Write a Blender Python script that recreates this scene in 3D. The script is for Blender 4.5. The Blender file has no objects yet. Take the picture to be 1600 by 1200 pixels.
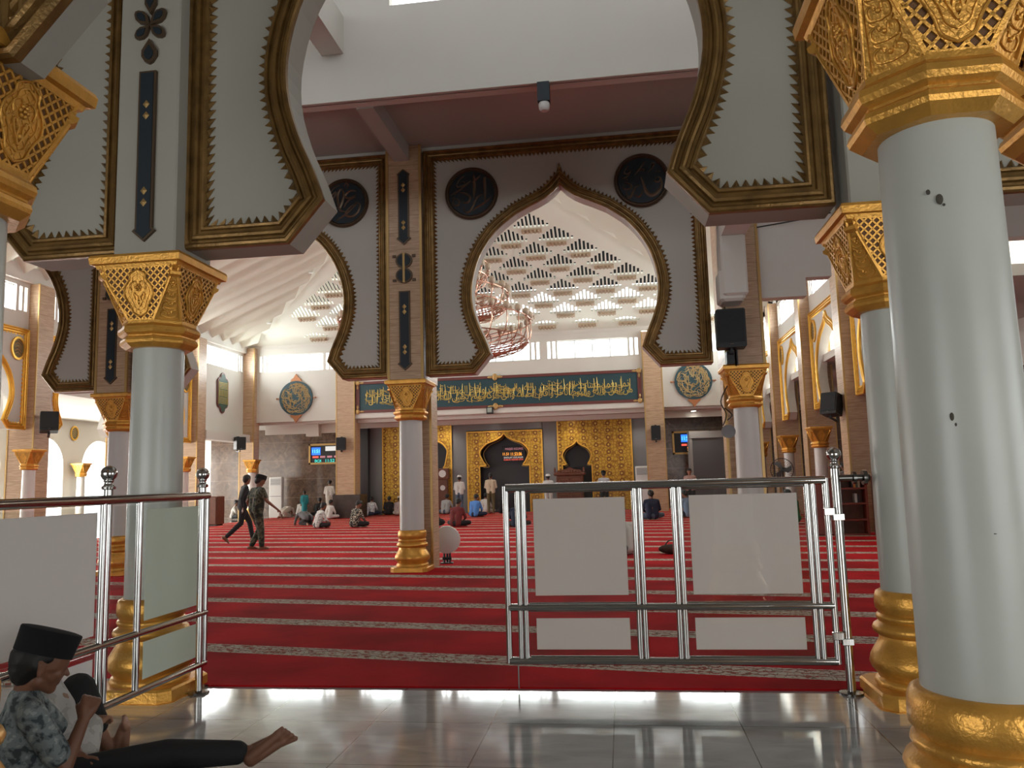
import bpy, bmesh, math, random
from mathutils import Vector, Matrix
from mathutils.geometry import tessellate_polygon
R = random.Random(7)
PI = math.pi
scn = bpy.context.scene
COL = scn.collection
V = Vector

# ------------------------------------------------------------------ materials
MATS = {}
def nmat(name):
    m = bpy.data.materials.new(name); m.use_nodes = True
    n = m.node_tree; b = n.nodes['Principled BSDF']
    MATS[name] = m
    return m, n, b
def setb(b, col=None, rough=None, metal=None, **k):
    if col: b.inputs['Base Color'].default_value = (*col, 1)
    if rough is not None: b.inputs['Roughness'].default_value = rough
    if metal is not None: b.inputs['Metallic'].default_value = metal
    for a, v in k.items(): b.inputs[a].default_value = v
def simple(name, col, rough=.6, metal=0, bump=0, bscale=30, var=0, vscale=3, stretch=(1, 1, 1), **k):
    m, n, b = nmat(name); setb(b, col, rough, metal, **k)
    if bump or var:
        tc = n.nodes.new('ShaderNodeTexCoord'); mp = n.nodes.new('ShaderNodeMapping')
        mp.inputs['Scale'].default_value = stretch
        n.links.new(tc.outputs['Object'], mp.inputs[0])
        if bump:
            t = n.nodes.new('ShaderNodeTexNoise'); t.inputs['Scale'].default_value = bscale; t.inputs['Detail'].default_value = 3
            n.links.new(mp.outputs[0], t.inputs[0])
            bp = n.nodes.new('ShaderNodeBump'); bp.inputs['Strength'].default_value = bump; bp.inputs['Distance'].default_value = .01
            n.links.new(t.outputs[0], bp.inputs['Height']); n.links.new(bp.outputs[0], b.inputs['Normal'])
        if var:
            t = n.nodes.new('ShaderNodeTexNoise'); t.inputs['Scale'].default_value = vscale; t.inputs['Detail'].default_value = 5
            n.links.new(mp.outputs[0], t.inputs[0])
            cr = n.nodes.new('ShaderNodeValToRGB')
            cr.color_ramp.elements[0].position = .3; cr.color_ramp.elements[1].position = .7
            cr.color_ramp.elements[0].color = (*[c * (1 - var) for c in col], 1); cr.color_ramp.elements[1].color = (*[min(1, c * (1 + var)) for c in col], 1)
            n.links.new(t.outputs[0], cr.inputs[0]); n.links.new(cr.outputs[0], b.inputs['Base Color'])
    return m
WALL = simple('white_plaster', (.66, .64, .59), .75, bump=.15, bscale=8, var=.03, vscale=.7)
WALL_DIM = simple('white_plaster_dimmed', (.50, .475, .425), .7, bump=.15, bscale=8, var=.03, vscale=.7)  # white plaster again, shade of the dim hall front put into its colour
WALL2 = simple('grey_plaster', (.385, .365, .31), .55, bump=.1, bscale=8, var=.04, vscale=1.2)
CEIL = simple('ceiling_paint', (.46, .45, .42), .7, var=.05, vscale=.4)
SHAFT = simple('shaft_paint', (.53, .535, .485), .32, bump=.12, bscale=14, var=.05, vscale=2.2)
SHAFTW = simple('cream_shaft_paint', (.62, .60, .57), .4)
GOLD = simple('gold_paint', (.72, .36, .065), .36, .55, bump=.35, bscale=60, var=.14, vscale=9)
GOLDB = simple('bright_gold', (.88, .50, .08), .32, .55, var=.1, vscale=6)
GOLDD = simple('old_gold', (.24, .135, .042), .36, .6, bump=.3, bscale=50, var=.3, vscale=7)
GOLDT = simple('thin_gold', (.50, .32, .12), .4, .5)
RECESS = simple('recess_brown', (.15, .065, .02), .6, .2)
NAVY = simple('navy_lacquer', (.009, .018, .026), .6)
BRONZE = simple('bronze_script', (.115, .075, .045), .42, .5)
TEAL = simple('dark_teal', (.015, .055, .07), .5)
MAROON = simple('maroon_trim', (.14, .035, .03), .5)
SCRIPT = simple('yellow_gold_script', (.60, .45, .12), .4, .4)
STEEL = simple('stainless_steel', (.50, .49, .475), .13, 1, bump=.03, bscale=90, stretch=(1, 1, .05))
STEELD = simple('dark_steel', (.17, .165, .155), .26, 1)
BLACK = simple('black_plastic', (.012, .013, .015), .45)
BLACKF = simple('speaker_grille', (.008, .01, .013), .65, bump=.4, bscale=200)
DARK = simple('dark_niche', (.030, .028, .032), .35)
DGREY = simple('dark_grey_panel', (.10, .10, .105), .45)
MGREY = simple('mid_grey_panel', (.20, .20, .205), .4)
WHITEP = simple('white_plastic', (.72, .72, .70), .45)
REDW = simple('red_brown_wood', (.20, .035, .020), .45, var=.15, vscale=3)
CARVED = simple('carved_wood', (.13, .04, .018), .5, bump=.5, bscale=25, var=.2, vscale=6)
COPPER = simple('copper', (.58, .33, .24), .3, 1)
LAMPG = simple('cream_lamp_glass', (.55, .44, .33), .4)
RIBW = simple('folded_roof_white', (.77, .78, .68), .7, var=.03, vscale=.5)
ROOFW = simple('roof_white', (.74, .75, .66), .7, var=.03, vscale=.5)
ROOFD = simple('outer_roof_dark', (.004, .004, .005), 1)
TANBOX = simple('tan_louvre', (.46, .36, .25), .7)
SKIN = simple('skin', (.20, .085, .048), .5, var=.08, vscale=12)
SKINL = simple('skin_light', (.34, .165, .10), .5, var=.08, vscale=12)
HAIR = simple('black_hair', (.008, .007, .007), .6)
VELVET = simple('black_velvet', (.005, .005, .006), .95)
CLOTHS = {}
def cloth(name, col, var=0, vs=6):
    if name not in CLOTHS: CLOTHS[name] = simple('cloth_' + name, col, .85, var=var, vscale=vs)
    return CLOTHS[name]
def patt(name, cols, scale, kind='vor', pos=(.35, .5, .65)):
    m, n, b = nmat(name); setb(b, None, .85)
    tc = n.nodes.new('ShaderNodeTexCoord')
    t = n.nodes.new('ShaderNodeTexVoronoi' if kind == 'vor' else 'ShaderNodeTexNoise')
    t.inputs['Scale'].default_value = scale
    n.links.new(tc.outputs['Object'], t.inputs[0])
    cr = n.nodes.new('ShaderNodeValToRGB'); cr.color_ramp.interpolation = 'CONSTANT'
    el = cr.color_ramp.elements
    while len(el) < len(cols): el.new(.5)
    for i, c in enumerate(cols):
        el[i].position = 0 if i == 0 else pos[i - 1]; el[i].color = (*c, 1)
    n.links.new(t.outputs['Distance' if kind == 'vor' else 0], cr.inputs[0]); n.links.new(cr.outputs[0], b.inputs['Base Color'])
    CLOTHS[name] = m
    return m
patt('camo', [(.012, .016, .010), (.05, .055, .03), (.11, .10, .065), (.02, .022, .015)], 9, 'noise', (.44, .52, .60))
patt('batik', [(.45, .42, .33), (.012, .012, .012), (.40, .37, .28), (.02, .02, .02)], 9, 'vor', (.25, .5, .62))
patt('paisley', [(.50, .48, .46), (.12, .12, .12), (.55, .53, .50)], 14, 'vor', (.32, .42))
patt('checks', [(.55, .54, .56), (.20, .22, .28), (.60, .6, .6)], 18, 'vor', (.3, .45))
patt('sketch', [(.045, .055, .06), (.12, .145, .15), (.19, .22, .22), (.30, .33, .32)], 24, 'noise', (.40, .47, .60))
patt('whiteprint', [(.40, .38, .35), (.50, .48, .45), (.34, .22, .16)], 14, 'noise', (.45, .66))

def mth(n, op, a, b=None, c=None):
    x = n.nodes.new('ShaderNodeMath'); x.operation = op
    for i, v in enumerate((a, b, c)):
        if v is None: continue
        if isinstance(v, (int, float)): x.inputs[i].default_value = v
        else: n.links.new(v, x.inputs[i])
    return x.outputs[0]
def mixc(n, f, a, b):
    x = n.nodes.new('ShaderNodeMix'); x.data_type = 'RGBA'
    n.links.new(f, x.inputs[0])
    for i, v in ((6, a), (7, b)):
        if isinstance(v, tuple): x.inputs[i].default_value = (*v, 1)
        else: n.links.new(v, x.inputs[i])
    return x.outputs[2]
# tan streaked tile with thin horizontal joints
m, n, b = nmat('tan_tile'); setb(b, None, .38)
tc = n.nodes.new('ShaderNodeTexCoord'); mp = n.nodes.new('ShaderNodeMapping'); mp.inputs['Scale'].default_value = (1.2, 1.2, 22)
n.links.new(tc.outputs['Object'], mp.inputs[0])
t = n.nodes.new('ShaderNodeTexNoise'); t.inputs['Scale'].default_value = 3; t.inputs['Detail'].default_value = 4; n.links.new(mp.outputs[0], t.inputs[0])
cr = n.nodes.new('ShaderNodeValToRGB'); e = cr.color_ramp.elements
e[0].position = .3; e[1].position = .72; e[0].color = (.37, .235, .14, 1); e[1].color = (.62, .43, .28, 1)
n.links.new(t.outputs[0], cr.inputs[0])
sp = n.nodes.new('ShaderNodeSeparateXYZ'); n.links.new(tc.outputs['Object'], sp.inputs[0])
z = mth(n, 'FRACT', mth(n, 'MULTIPLY', sp.outputs[2], 1 / .30)); line = mth(n, 'LESS_THAN', z, .03)
n.links.new(mixc(n, line, cr.outputs[0], (.30, .19, .11)), b.inputs['Base Color'])
TILE = m
# carpet: rotated prayer rows
m, n, b = nmat('prayer_carpet'); setb(b, None, .95); b.inputs['Specular IOR Level'].default_value = .1
tc = n.nodes.new('ShaderNodeTexCoord'); sp = n.nodes.new('ShaderNodeSeparateXYZ'); n.links.new(tc.outputs['Object'], sp.inputs[0])
th = math.radians(-10)
q = mth(n, 'ADD', mth(n, 'MULTIPLY', sp.outputs[0], -math.sin(th)), mth(n, 'MULTIPLY', sp.outputs[1], math.cos(th)))
u = mth(n, 'ADD', mth(n, 'MULTIPLY', sp.outputs[0], math.cos(th)), mth(n, 'MULTIPLY', sp.outputs[1], math.sin(th)))
PER = 1.318
ph = mth(n, 'MODULO', mth(n, 'ADD', q, -6.26 + PER * 8.5), PER)        # .5*PER at stripe centre
d = mth(n, 'ABSOLUTE', mth(n, 'ADD', ph, -.5 * PER))
nz = n.nodes.new('ShaderNodeTexNoise'); nz.inputs['Scale'].default_value = 45; n.links.new(tc.outputs['Object'], nz.inputs[0])
dj = mth(n, 'ADD', d, mth(n, 'MULTIPLY', mth(n, 'ADD', nz.outputs[0], -.5), .02))
instripe = mth(n, 'LESS_THAN', dj, .155)
cb = n.nodes.new('ShaderNodeCombineXYZ'); n.links.new(u, cb.inputs[0]); n.links.new(q, cb.inputs[1])
wv = n.nodes.new('ShaderNodeTexWave'); wv.wave_type = 'RINGS'; wv.inputs['Scale'].default_value = 3.2; wv.inputs['Distortion'].default_value = 9; wv.inputs['Detail'].default_value = 2; wv.inputs['Detail Scale'].default_value = 3
n.links.new(cb.outputs[0], wv.inputs[0])
vo = n.nodes.new('ShaderNodeTexVoronoi'); vo.feature = 'DISTANCE_TO_EDGE'; vo.inputs['Scale'].default_value = 16; n.links.new(cb.outputs[0], vo.inputs[0])
flor = mth(n, 'MULTIPLY', mth(n, 'LESS_THAN', wv.outputs[1], .28), mth(n, 'LESS_THAN', d, .135))
flor2 = mth(n, 'MULTIPLY', mth(n, 'LESS_THAN', vo.outputs['Distance'], .035), mth(n, 'LESS_THAN', d, .14))
edge = mth(n, 'MULTIPLY', mth(n, 'GREATER_THAN', dj, .15), mth(n, 'LESS_THAN', mth(n, 'FRACT', mth(n, 'MULTIPLY', u, 14)), .55))
n2 = n.nodes.new('ShaderNodeTexNoise'); n2.inputs['Scale'].default_value = 1.1; n2.inputs['Detail'].default_value = 4; n.links.new(tc.outputs['Object'], n2.inputs[0])
cr = n.nodes.new('ShaderNodeValToRGB'); e = cr.color_ramp.elements
e[0].position = .35; e[1].position = .65; e[0].color = (.31, .006, .008, 1); e[1].color = (.56, .010, .015, 1)
n.links.new(n2.outputs[0], cr.inputs[0])
c1 = mixc(n, flor, (.60, .53, .45), (.34, .10, .075))
c2 = mixc(n, flor2, c1, (.20, .15, .11))
c3 = mixc(n, edge, c2, (.10, .035, .03))
n.links.new(mixc(n, instripe, cr.outputs[0], c3), b.inputs['Base Color'])
n3 = n.nodes.new('ShaderNodeTexNoise'); n3.inputs['Scale'].default_value = 220; n.links.new(tc.outputs['Object'], n3.inputs[0])
bp = n.nodes.new('ShaderNodeBump'); bp.inputs['Strength'].default_value = .5; bp.inputs['Distance'].default_value = .006
n.links.new(n3.outputs[0], bp.inputs['Height']); n.links.new(bp.outputs[0], b.inputs['Normal'])
CARPET = m
# polished floor tiles
m, n, b = nmat('polished_tile'); setb(b, None, .07); b.inputs['Specular IOR Level'].default_value = .55
tc = n.nodes.new('ShaderNodeTexCoord'); sp = n.nodes.new('ShaderNodeSeparateXYZ'); n.links.new(tc.outputs['Object'], sp.inputs[0])
TS = .735
jx = mth(n, 'LESS_THAN', mth(n, 'MODULO', mth(n, 'ADD', sp.outputs[0], 20 * TS + .113), TS), .006)
jy = mth(n, 'LESS_THAN', mth(n, 'MODULO', mth(n, 'ADD', sp.outputs[1], 20 * TS - 4.93), TS), .006)
j = mth(n, 'MAXIMUM', jx, jy)
t = n.nodes.new('ShaderNodeTexNoise'); t.inputs['Scale'].default_value = 1.6; t.inputs['Detail'].default_value = 7; t.inputs['Distortion'].default_value = 1.2
mp = n.nodes.new('ShaderNodeMapping'); mp.inputs['Rotation'].default_value = (0, 0, .5); mp.inputs['Scale'].default_value = (1, 3, 1)
n.links.new(tc.outputs['Object'], mp.inputs[0]); n.links.new(mp.outputs[0], t.inputs[0])
cr = n.nodes.new('ShaderNodeValToRGB'); e = cr.color_ramp.elements
e[0].position = .35; e[1].position = .7; e[0].color = (.31, .315, .32, 1); e[1].color = (.46, .465, .47, 1)
n.links.new(t.outputs[0], cr.inputs[0])
n.links.new(mixc(n, j, cr.outputs[0], (.11, .10, .09)), b.inputs['Base Color'])
FLOOR = m
# brown marble
m, n, b = nmat('brown_marble'); setb(b, None, .22)
tc = n.nodes.new('ShaderNodeTexCoord')
t = n.nodes.new('ShaderNodeTexNoise'); t.inputs['Scale'].default_value = 2.6; t.inputs['Detail'].default_value = 9; t.inputs['Distortion'].default_value = 1.5; t.inputs['Roughness'].default_value = .7
n.links.new(tc.outputs['Object'], t.inputs[0])
cr = n.nodes.new('ShaderNodeValToRGB'); e = cr.color_ramp.elements
e[0].position = .35; e[1].position = .62; e[0].color = (.055, .032, .022, 1); e[1].color = (.15, .095, .066, 1)
x = e.new(.70); x.color = (.27, .20, .155, 1)
n.links.new(t.outputs[0], cr.inputs[0])
sp = n.nodes.new('ShaderNodeSeparateXYZ'); n.links.new(tc.outputs['Object'], sp.inputs[0])
line = mth(n, 'LESS_THAN', mth(n, 'FRACT', mth(n, 'MULTIPLY', sp.outputs[2], 1 / .9)), .012)
n.links.new(mixc(n, line, cr.outputs[0], (.30, .22, .18)), b.inputs['Base Color'])
MARBLE = m
# gold ornamental mihrab cladding: rosettes on a fine tracery
m, n, b = nmat('gold_ornament'); setb(b, None, .35, .35)
tc = n.nodes.new('ShaderNodeTexCoord'); sp = n.nodes.new('ShaderNodeSeparateXYZ'); n.links.new(tc.outputs['Object'], sp.inputs[0])
def cell(o, p, off): return mth(n, 'ADD', mth(n, 'FRACT', mth(n, 'ADD', mth(n, 'MULTIPLY', o, 1 / p), off)), -.5)
fx = cell(sp.outputs[0], .56, .5); fz = cell(sp.outputs[2], .33, .5)
rr = mth(n, 'SQRT', mth(n, 'ADD', mth(n, 'POWER', mth(n, 'MULTIPLY', mth(n, 'ABSOLUTE', fx), .56), 2.0), mth(n, 'POWER', mth(n, 'MULTIPLY', mth(n, 'ABSOLUTE', fz), .33), 2.0)))
ring = mth(n, 'MULTIPLY', mth(n, 'LESS_THAN', rr, .105), mth(n, 'GREATER_THAN', rr, .055))
dot = mth(n, 'LESS_THAN', rr, .035)
vo = n.nodes.new('ShaderNodeTexVoronoi'); vo.feature = 'DISTANCE_TO_EDGE'; vo.inputs['Scale'].default_value = 7; vo.inputs['Randomness'].default_value = .6; n.links.new(tc.outputs['Object'], vo.inputs[0])
tr = mth(n, 'LESS_THAN', vo.outputs['Distance'], .09)
c1 = mixc(n, tr, (.62, .37, .045), (.36, .17, .02))
c2 = mixc(n, ring, c1, (.22, .085, .02)); c3 = mixc(n, dot, c2, (.72, .50, .12))
n.links.new(c3, b.inputs['Base Color'])
ORN = m
# glass
def glassmat(name, tint=(.95, .97, .96), refl=1.0):
    m = bpy.data.materials.new(name); m.use_nodes = True; n = m.node_tree; n.nodes.clear()
    o = n.nodes.new('ShaderNodeOutputMaterial'); mx = n.nodes.new('ShaderNodeMixShader'); lw = n.nodes.new('ShaderNodeLayerWeight'); lw.inputs[0].default_value = .5; f = n.nodes.new('ShaderNodeMath'); f.operation = 'MULTIPLY_ADD'; pw = n.nodes.new('ShaderNodeMath'); pw.operation = 'POWER'; pw.inputs[1].default_value = 4; n.links.new(lw.outputs['Facing'], pw.inputs[0]); n.links.new(pw.outputs[0], f.inputs[0]); f.inputs[1].default_value = .55; f.inputs[2].default_value = .04
    a = n.nodes.new('ShaderNodeBsdfTransparent'); a.inputs[0].default_value = (*tint, 1); g = n.nodes.new('ShaderNodeBsdfGlossy'); g.inputs['Roughness'].default_value = .02
    n.links.new(f.outputs[0], mx.inputs[0]); n.links.new(a.outputs[0], mx.inputs[1]); n.links.new(g.outputs[0], mx.inputs[2]); n.links.new(mx.outputs[0], o.inputs[0])
    return m
GLASS = glassmat('clear_glass')
def filmmat(name, col):
    m, n, b = nmat(name); setb(b, col, .6); b.inputs['Specular IOR Level'].default_value = .25
    o = n.nodes['Material Output']; tr = n.nodes.new('ShaderNodeBsdfTranslucent'); tr.inputs[0].default_value = (*col, 1)
    mx = n.nodes.new('ShaderNodeMixShader'); mx.inputs[0].default_value = .7
    n.links.new(b.outputs[0], mx.inputs[1]); n.links.new(tr.outputs[0], mx.inputs[2]); n.links.new(mx.outputs[0], o.inputs[0])
    return m
FILM = filmmat('frosted_film', (.97, .93, .91))
FILMG = filmmat('green_frosted_film', (.88, .92, .84))
def emat(name, col, s):
    m, n, b = nmat(name); setb(b, (0, 0, 0), .5)
    b.inputs['Emission Color'].default_value = (*col, 1); b.inputs['Emission Strength'].default_value = s
    return m
E_BLUE = emat('screen_blue', (.02, .13, 1), 2.2); E_CYAN = emat('screen_cyan', (.05, .75, .65), 1.6); E_RED = emat('screen_red', (1, .12, .08), 1.2)
E_ORG = emat('screen_orange', (1, .35, .04), 2.2); E_WHT = emat('screen_white', (.9, .85, .8), .9); E_PNK = emat('screen_pink', (.8, .3, .35), .7); E_LBL = emat('screen_lightblue', (.1, .55, 1), 3)
E_LAMP = emat('lamp_light', (1, .93, .82), 14)

# ------------------------------------------------------------------ mesh helpers
class MB:
    def __init__(s, T=None): s.v = []; s.f = []; s.m = []; s.T = T; s.cm = 0
    def add(s, vs, fs):
        o = len(s.v)
        for v in vs:
            v = V(v); s.v.append(s.T @ v if s.T else v)
        for f in fs: s.f.append([i + o for i in f]); s.m.append(s.cm)
        return s
    def box(s, x0, x1, y0, y1, z0, z1):
        return s.add([(x0, y0, z0), (x1, y0, z0), (x1, y1, z0), (x0, y1, z0), (x0, y0, z1), (x1, y0, z1), (x1, y1, z1), (x0, y1, z1)],
                     [(0, 3, 2, 1), (4, 5, 6, 7), (0, 1, 5, 4), (1, 2, 6, 5), (2, 3, 7, 6), (3, 0, 4, 7)])
    def bbox(s, x0, x1, y0, y1, z0, z1, c=.01):          # bevelled box
        pts = []
        for z, i in ((z0, c), (z0 + c, 0), (z1 - c, 0), (z1, c)):
            for x, y in ((x0 + c + i, y0 + i), (x1 - c - i, y0 + i), (x1 - i, y0 + c + i), (x1 - i, y1 - c - i), (x1 - c - i, y1 - i), (x0 + c + i, y1 - i), (x0 + i, y1 - c - i), (x0 + i, y0 + c + i)):
                pts.append((x, y, z))
        fs = [tuple(range(7, -1, -1)), tuple(range(24, 32))]
        for r in range(3):
            for k in range(8): fs.append((r * 8 + k, r * 8 + (k + 1) % 8, r * 8 + 8 + (k + 1) % 8, r * 8 + 8 + k))
        return s.add(pts, fs)
    def lathe(s, prof, seg=32, c=(0, 0, 0), cap=True, poly=None):
        vs = []; fs = []
        for r, z in prof:
            for k in range(seg):
                a = 2 * PI * (k + .5) / seg if poly else 2 * PI * k / seg
                vs.append((c[0] + r * math.cos(a), c[1] + r * math.sin(a), c[2] + z))
        for i in range(len(prof) - 1):
            for k in range(seg):
                fs.append((i * seg + k, i * seg + (k + 1) % seg, (i + 1) * seg + (k + 1) % seg, (i + 1) * seg + k))
        if cap: fs.append(tuple(range(seg - 1, -1, -1))); fs.append(tuple(range((len(prof) - 1) * seg, len(prof) * seg)))
        return s.add(vs, fs)
    def tube(s, pts, r, seg=8, closed=False, cap=True):
        pts = [V(p) for p in pts]; N = len(pts); rs = r if isinstance(r, (list, tuple)) else [r] * N
        up = None; vs = []
        for i, p in enumerate(pts):
            a = pts[(i - 1) % N] if (closed or i > 0) else p; c = pts[(i + 1) % N] if (closed or i < N - 1) else p
            t = (c - a); t = t.normalized() if t.length > 1e-9 else V((0, 0, 1))
            if up is None: up = V((0, 0, 1)) if abs(t.z) < .9 else V((1, 0, 0))
            u = up - t * up.dot(t); u = u.normalized() if u.length > 1e-6 else t.orthogonal().normalized(); up = u; w = t.cross(u)
            for k in range(seg):
                g = 2 * PI * k / seg; vs.append(p + (u * math.cos(g) + w * math.sin(g)) * rs[i])
        fs = []
        for i in range(N if closed else N - 1):
            i2 = (i + 1) % N
            for k in range(seg): fs.append((i * seg + k, i * seg + (k + 1) % seg, i2 * seg + (k + 1) % seg, i2 * seg + k))
        if cap and not closed: fs.append(tuple(range(seg - 1, -1, -1))); fs.append(tuple(range((N - 1) * seg, N * seg)))
        return s.add(vs, fs)
    def sphere(s, c, r, seg=16, rings=8, sc=(1, 1, 1)):
        prof = [(max(1e-4, r * math.sin(PI * i / rings)), -r * math.cos(PI * i / rings)) for i in range(rings + 1)]
        vs = []; fs = []
        for rr, z in prof:
            for k in range(seg):
                a = 2 * PI * k / seg; vs.append((c[0] + rr * math.cos(a) * sc[0], c[1] + rr * math.sin(a) * sc[1], c[2] + z * sc[2]))
        for i in range(rings):
            for k in range(seg): fs.append((i * seg + k, i * seg + (k + 1) % seg, (i + 1) * seg + (k + 1) % seg, (i + 1) * seg + k))
        return s.add(vs, fs)
    def prism(s, poly, y0, y1):                              # x,z outline extruded along y
        N = len(poly); tri = tessellate_polygon([[V((a, b, 0)) for a, b in poly]])
        vs = [(a, y0, b) for a, b in poly] + [(a, y1, b) for a, b in poly]
        fs = [tuple(t) for t in tri] + [(t[2] + N, t[1] + N, t[0] + N) for t in tri]
        for i in range(N): fs.append((i, (i + 1) % N, (i + 1) % N + N, i + N))
        return s.add(vs, fs)
    def zprism(s, poly, z0, z1):
        N = len(poly); vs = [(a, b, z0) for a, b in poly] + [(a, b, z1) for a, b in poly]
        fs = [tuple(range(N - 1, -1, -1)), tuple(range(N, 2 * N))] + [(i, (i + 1) % N, (i + 1) % N + N, i + N) for i in range(N)]
        return s.add(vs, fs)
    def ribbon(s, pts, w, h, y=0):                             # raised pen stroke in the x,z plane facing -y
        P = [V((a, 0, b)) for a, b in pts]; N = len(P); ws = w if isinstance(w, (list, tuple)) else [w * (.35 + .65 * math.sin(PI * (i + .6) / (N + .2))) for i in range(N)]
        vs = []; fs = []
        for i, p in enumerate(P):
            t = (P[min(i + 1, N - 1)] - P[max(i - 1, 0)]); t = t.normalized() if t.length > 1e-9 else V((1, 0, 0)); nn = V((-t.z, 0, t.x)) * ws[i] / 2
            vs += [p + nn + V((0, y, 0)), p + V((0, y - h, 0)), p - nn + V((0, y, 0))]
        for i in range(N - 1):
            a = i * 3; fs += [(a, a + 1, a + 4, a + 3), (a + 1, a + 2, a + 5, a + 4), (a + 2, a, a + 3, a + 5)]
        fs += [(0, 2, 1), (3 * N - 3, 3 * N - 2, 3 * N - 1)]
        return s.add(vs, fs)
    def build_each(s, name, mat, parent, smooth=None):           # one part per separate piece
        par = list(range(len(s.v)))
        def fd(i):
            while par[i] != i: par[i] = par[par[i]]; i = par[i]
            return i
        for f in s.f:
            for i in f[1:]: par[fd(i)] = fd(f[0])
        comp = {}
        for f in s.f: comp.setdefault(fd(f[0]), []).append(f)
        items = []
        for fs in comp.values():
            ids = {i for f in fs for i in f}; c = [s.v[i] for i in ids]; items.append([V([min(p[k] for p in c) - .004 for k in range(3)]), V([max(p[k] for p in c) + .004 for k in range(3)]), fs])
        merged = True
        while merged:
            merged = False
            for i in range(len(items)):
                for j in range(i + 1, len(items)):
                    a, b = items[i], items[j]
                    if all(a[0][k] <= b[1][k] and b[0][k] <= a[1][k] for k in range(3)):
                        a[0] = V([min(a[0][k], b[0][k]) for k in range(3)]); a[1] = V([max(a[1][k], b[1][k]) for k in range(3)]); a[2] = a[2] + b[2]; items.pop(j); merged = True; break
                if merged: break
        for a, b, fs in items:
            m = MB(); ids = sorted({i for f in fs for i in f}); mp = {q: k for k, q in enumerate(ids)}
            m.v = [s.v[i] for i in ids]; m.f = [[mp[i] for i in f] for f in fs]; m.m = [0] * len(fs); m.build(name, mat, parent, smooth)
    def build(s, name, mats, parent=None, smooth=None, fix=True):
        me = bpy.data.meshes.new(name); me.from_pydata([tuple(v) for v in s.v], [], s.f)
        if not isinstance(mats, (list, tuple)): mats = [mats]
        for m in mats: me.materials.append(m)
        if len(mats) > 1: me.polygons.foreach_set('material_index', s.m)
        if fix:
            bm = bmesh.new(); bm.from_mesh(me); bmesh.ops.recalc_face_normals(bm, faces=bm.faces); bm.to_mesh(me); bm.free()
        if smooth is not None:
            me.polygons.foreach_set('use_smooth', [True] * len(me.polygons))
            me.update()
            try: me.set_sharp_from_angle(angle=math.radians(smooth))
            except Exception: pass
        me.update()
        o = bpy.data.objects.new(name, me); COL.objects.link(o)
        if parent: o.parent = parent
        return o
def tag(o, label=None, cat=None, group=None, kind=None):
    if label: o['label'] = label
    if cat: o['category'] = cat
    if group: o['group'] = group
    if kind: o['kind'] = kind
    return o
def thing(name, label, cat, loc=(0, 0, 0), rz=0, group=None):
    o = bpy.data.objects.new(name, None); COL.objects.link(o); o.location = loc; o.rotation_euler = (0, 0, rz); o.empty_display_size = .1
    return tag(o, label, cat, group)
def struct(name, mb, mat, smooth=None, label=None):
    return tag(mb.build(name, mat, None, smooth), label, None, None, 'structure')
def copy_tree(o, parent=None):
    c = o.copy(); COL.objects.link(c)
    if parent: c.parent = parent
    for ch in list(KIDS.get(o, [])):
        k = copy_tree(ch, c); KIDS.setdefault(c, []).append(k)
    return c
KIDS = {}
def reg(root):                                                    # remember the children of a thing before copying it
    for o in COL.objects:
        if o.parent: KIDS.setdefault(o.parent, [])
        if o.parent and o not in KIDS[o.parent]: KIDS[o.parent].append(o)
def dup(root, loc, rz=0, label=None, group=None, scale=None):
    c = copy_tree(root); c.location = loc; c.rotation_euler = (0, 0, rz)
    if label: c['label'] = label
    if group: c['group'] = group
    if scale: c.scale = scale
    return c
def smoothpts(pts, n=5):
    out = []; N = len(pts)
    if N < 3: return [tuple(p) for p in pts]
    P = [V(p) if len(p) == 3 else V((p[0], p[1], 0)) for p in pts]
    for i in range(N - 1):
        p0 = P[max(i - 1, 0)]; p1 = P[i]; p2 = P[i + 1]; p3 = P[min(i + 2, N - 1)]
        for k in range(n):
            t = k / n; out.append(.5 * ((2 * p1) + (p2 - p0) * t + (2 * p0 - 5 * p1 + 4 * p2 - p3) * t * t + (3 * p1 - p0 - 3 * p2 + p3) * t ** 3))
    out.append(P[-1])
    return [tuple(p) if len(pts[0]) == 3 else (p.x, p.y) for p in out]
def fontmesh(text, size, depth, center=True, bold=False):
    cu = bpy.data.curves.new('t', 'FONT'); cu.body = text; cu.size = size; cu.extrude = depth; cu.resolution_u = 3
    cu.align_x = 'CENTER' if center else 'LEFT'; cu.align_y = 'CENTER'
    if bold: cu.offset = size * .015
    o = bpy.data.objects.new('t', cu); COL.objects.link(o)
    dg = bpy.context.evaluated_depsgraph_get(); ev = o.evaluated_get(dg); me = ev.to_mesh()
    vs = [v.co.copy() for v in me.vertices]; fs = [tuple(p.vertices) for p in me.polygons]; ev.to_mesh_clear()
    bpy.data.objects.remove(o); bpy.data.curves.remove(cu)
    return vs, fs
def addtext(mb, text, x, z, y, w=None, h=None, size=1, depth=.01):
    vs, fs = fontmesh(text, size, depth)
    if not vs: return
    x0 = min(v.x for v in vs); x1 = max(v.x for v in vs); y0 = min(v.y for v in vs); y1 = max(v.y for v in vs)
    sx = w / (x1 - x0) if w else 1; sy = h / (y1 - y0) if h else sx
    mb.add([(x + (v.x - (x0 + x1) / 2) * sx, y - v.z, z + (v.y - (y0 + y1) / 2) * sy) for v in vs], fs)
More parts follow.
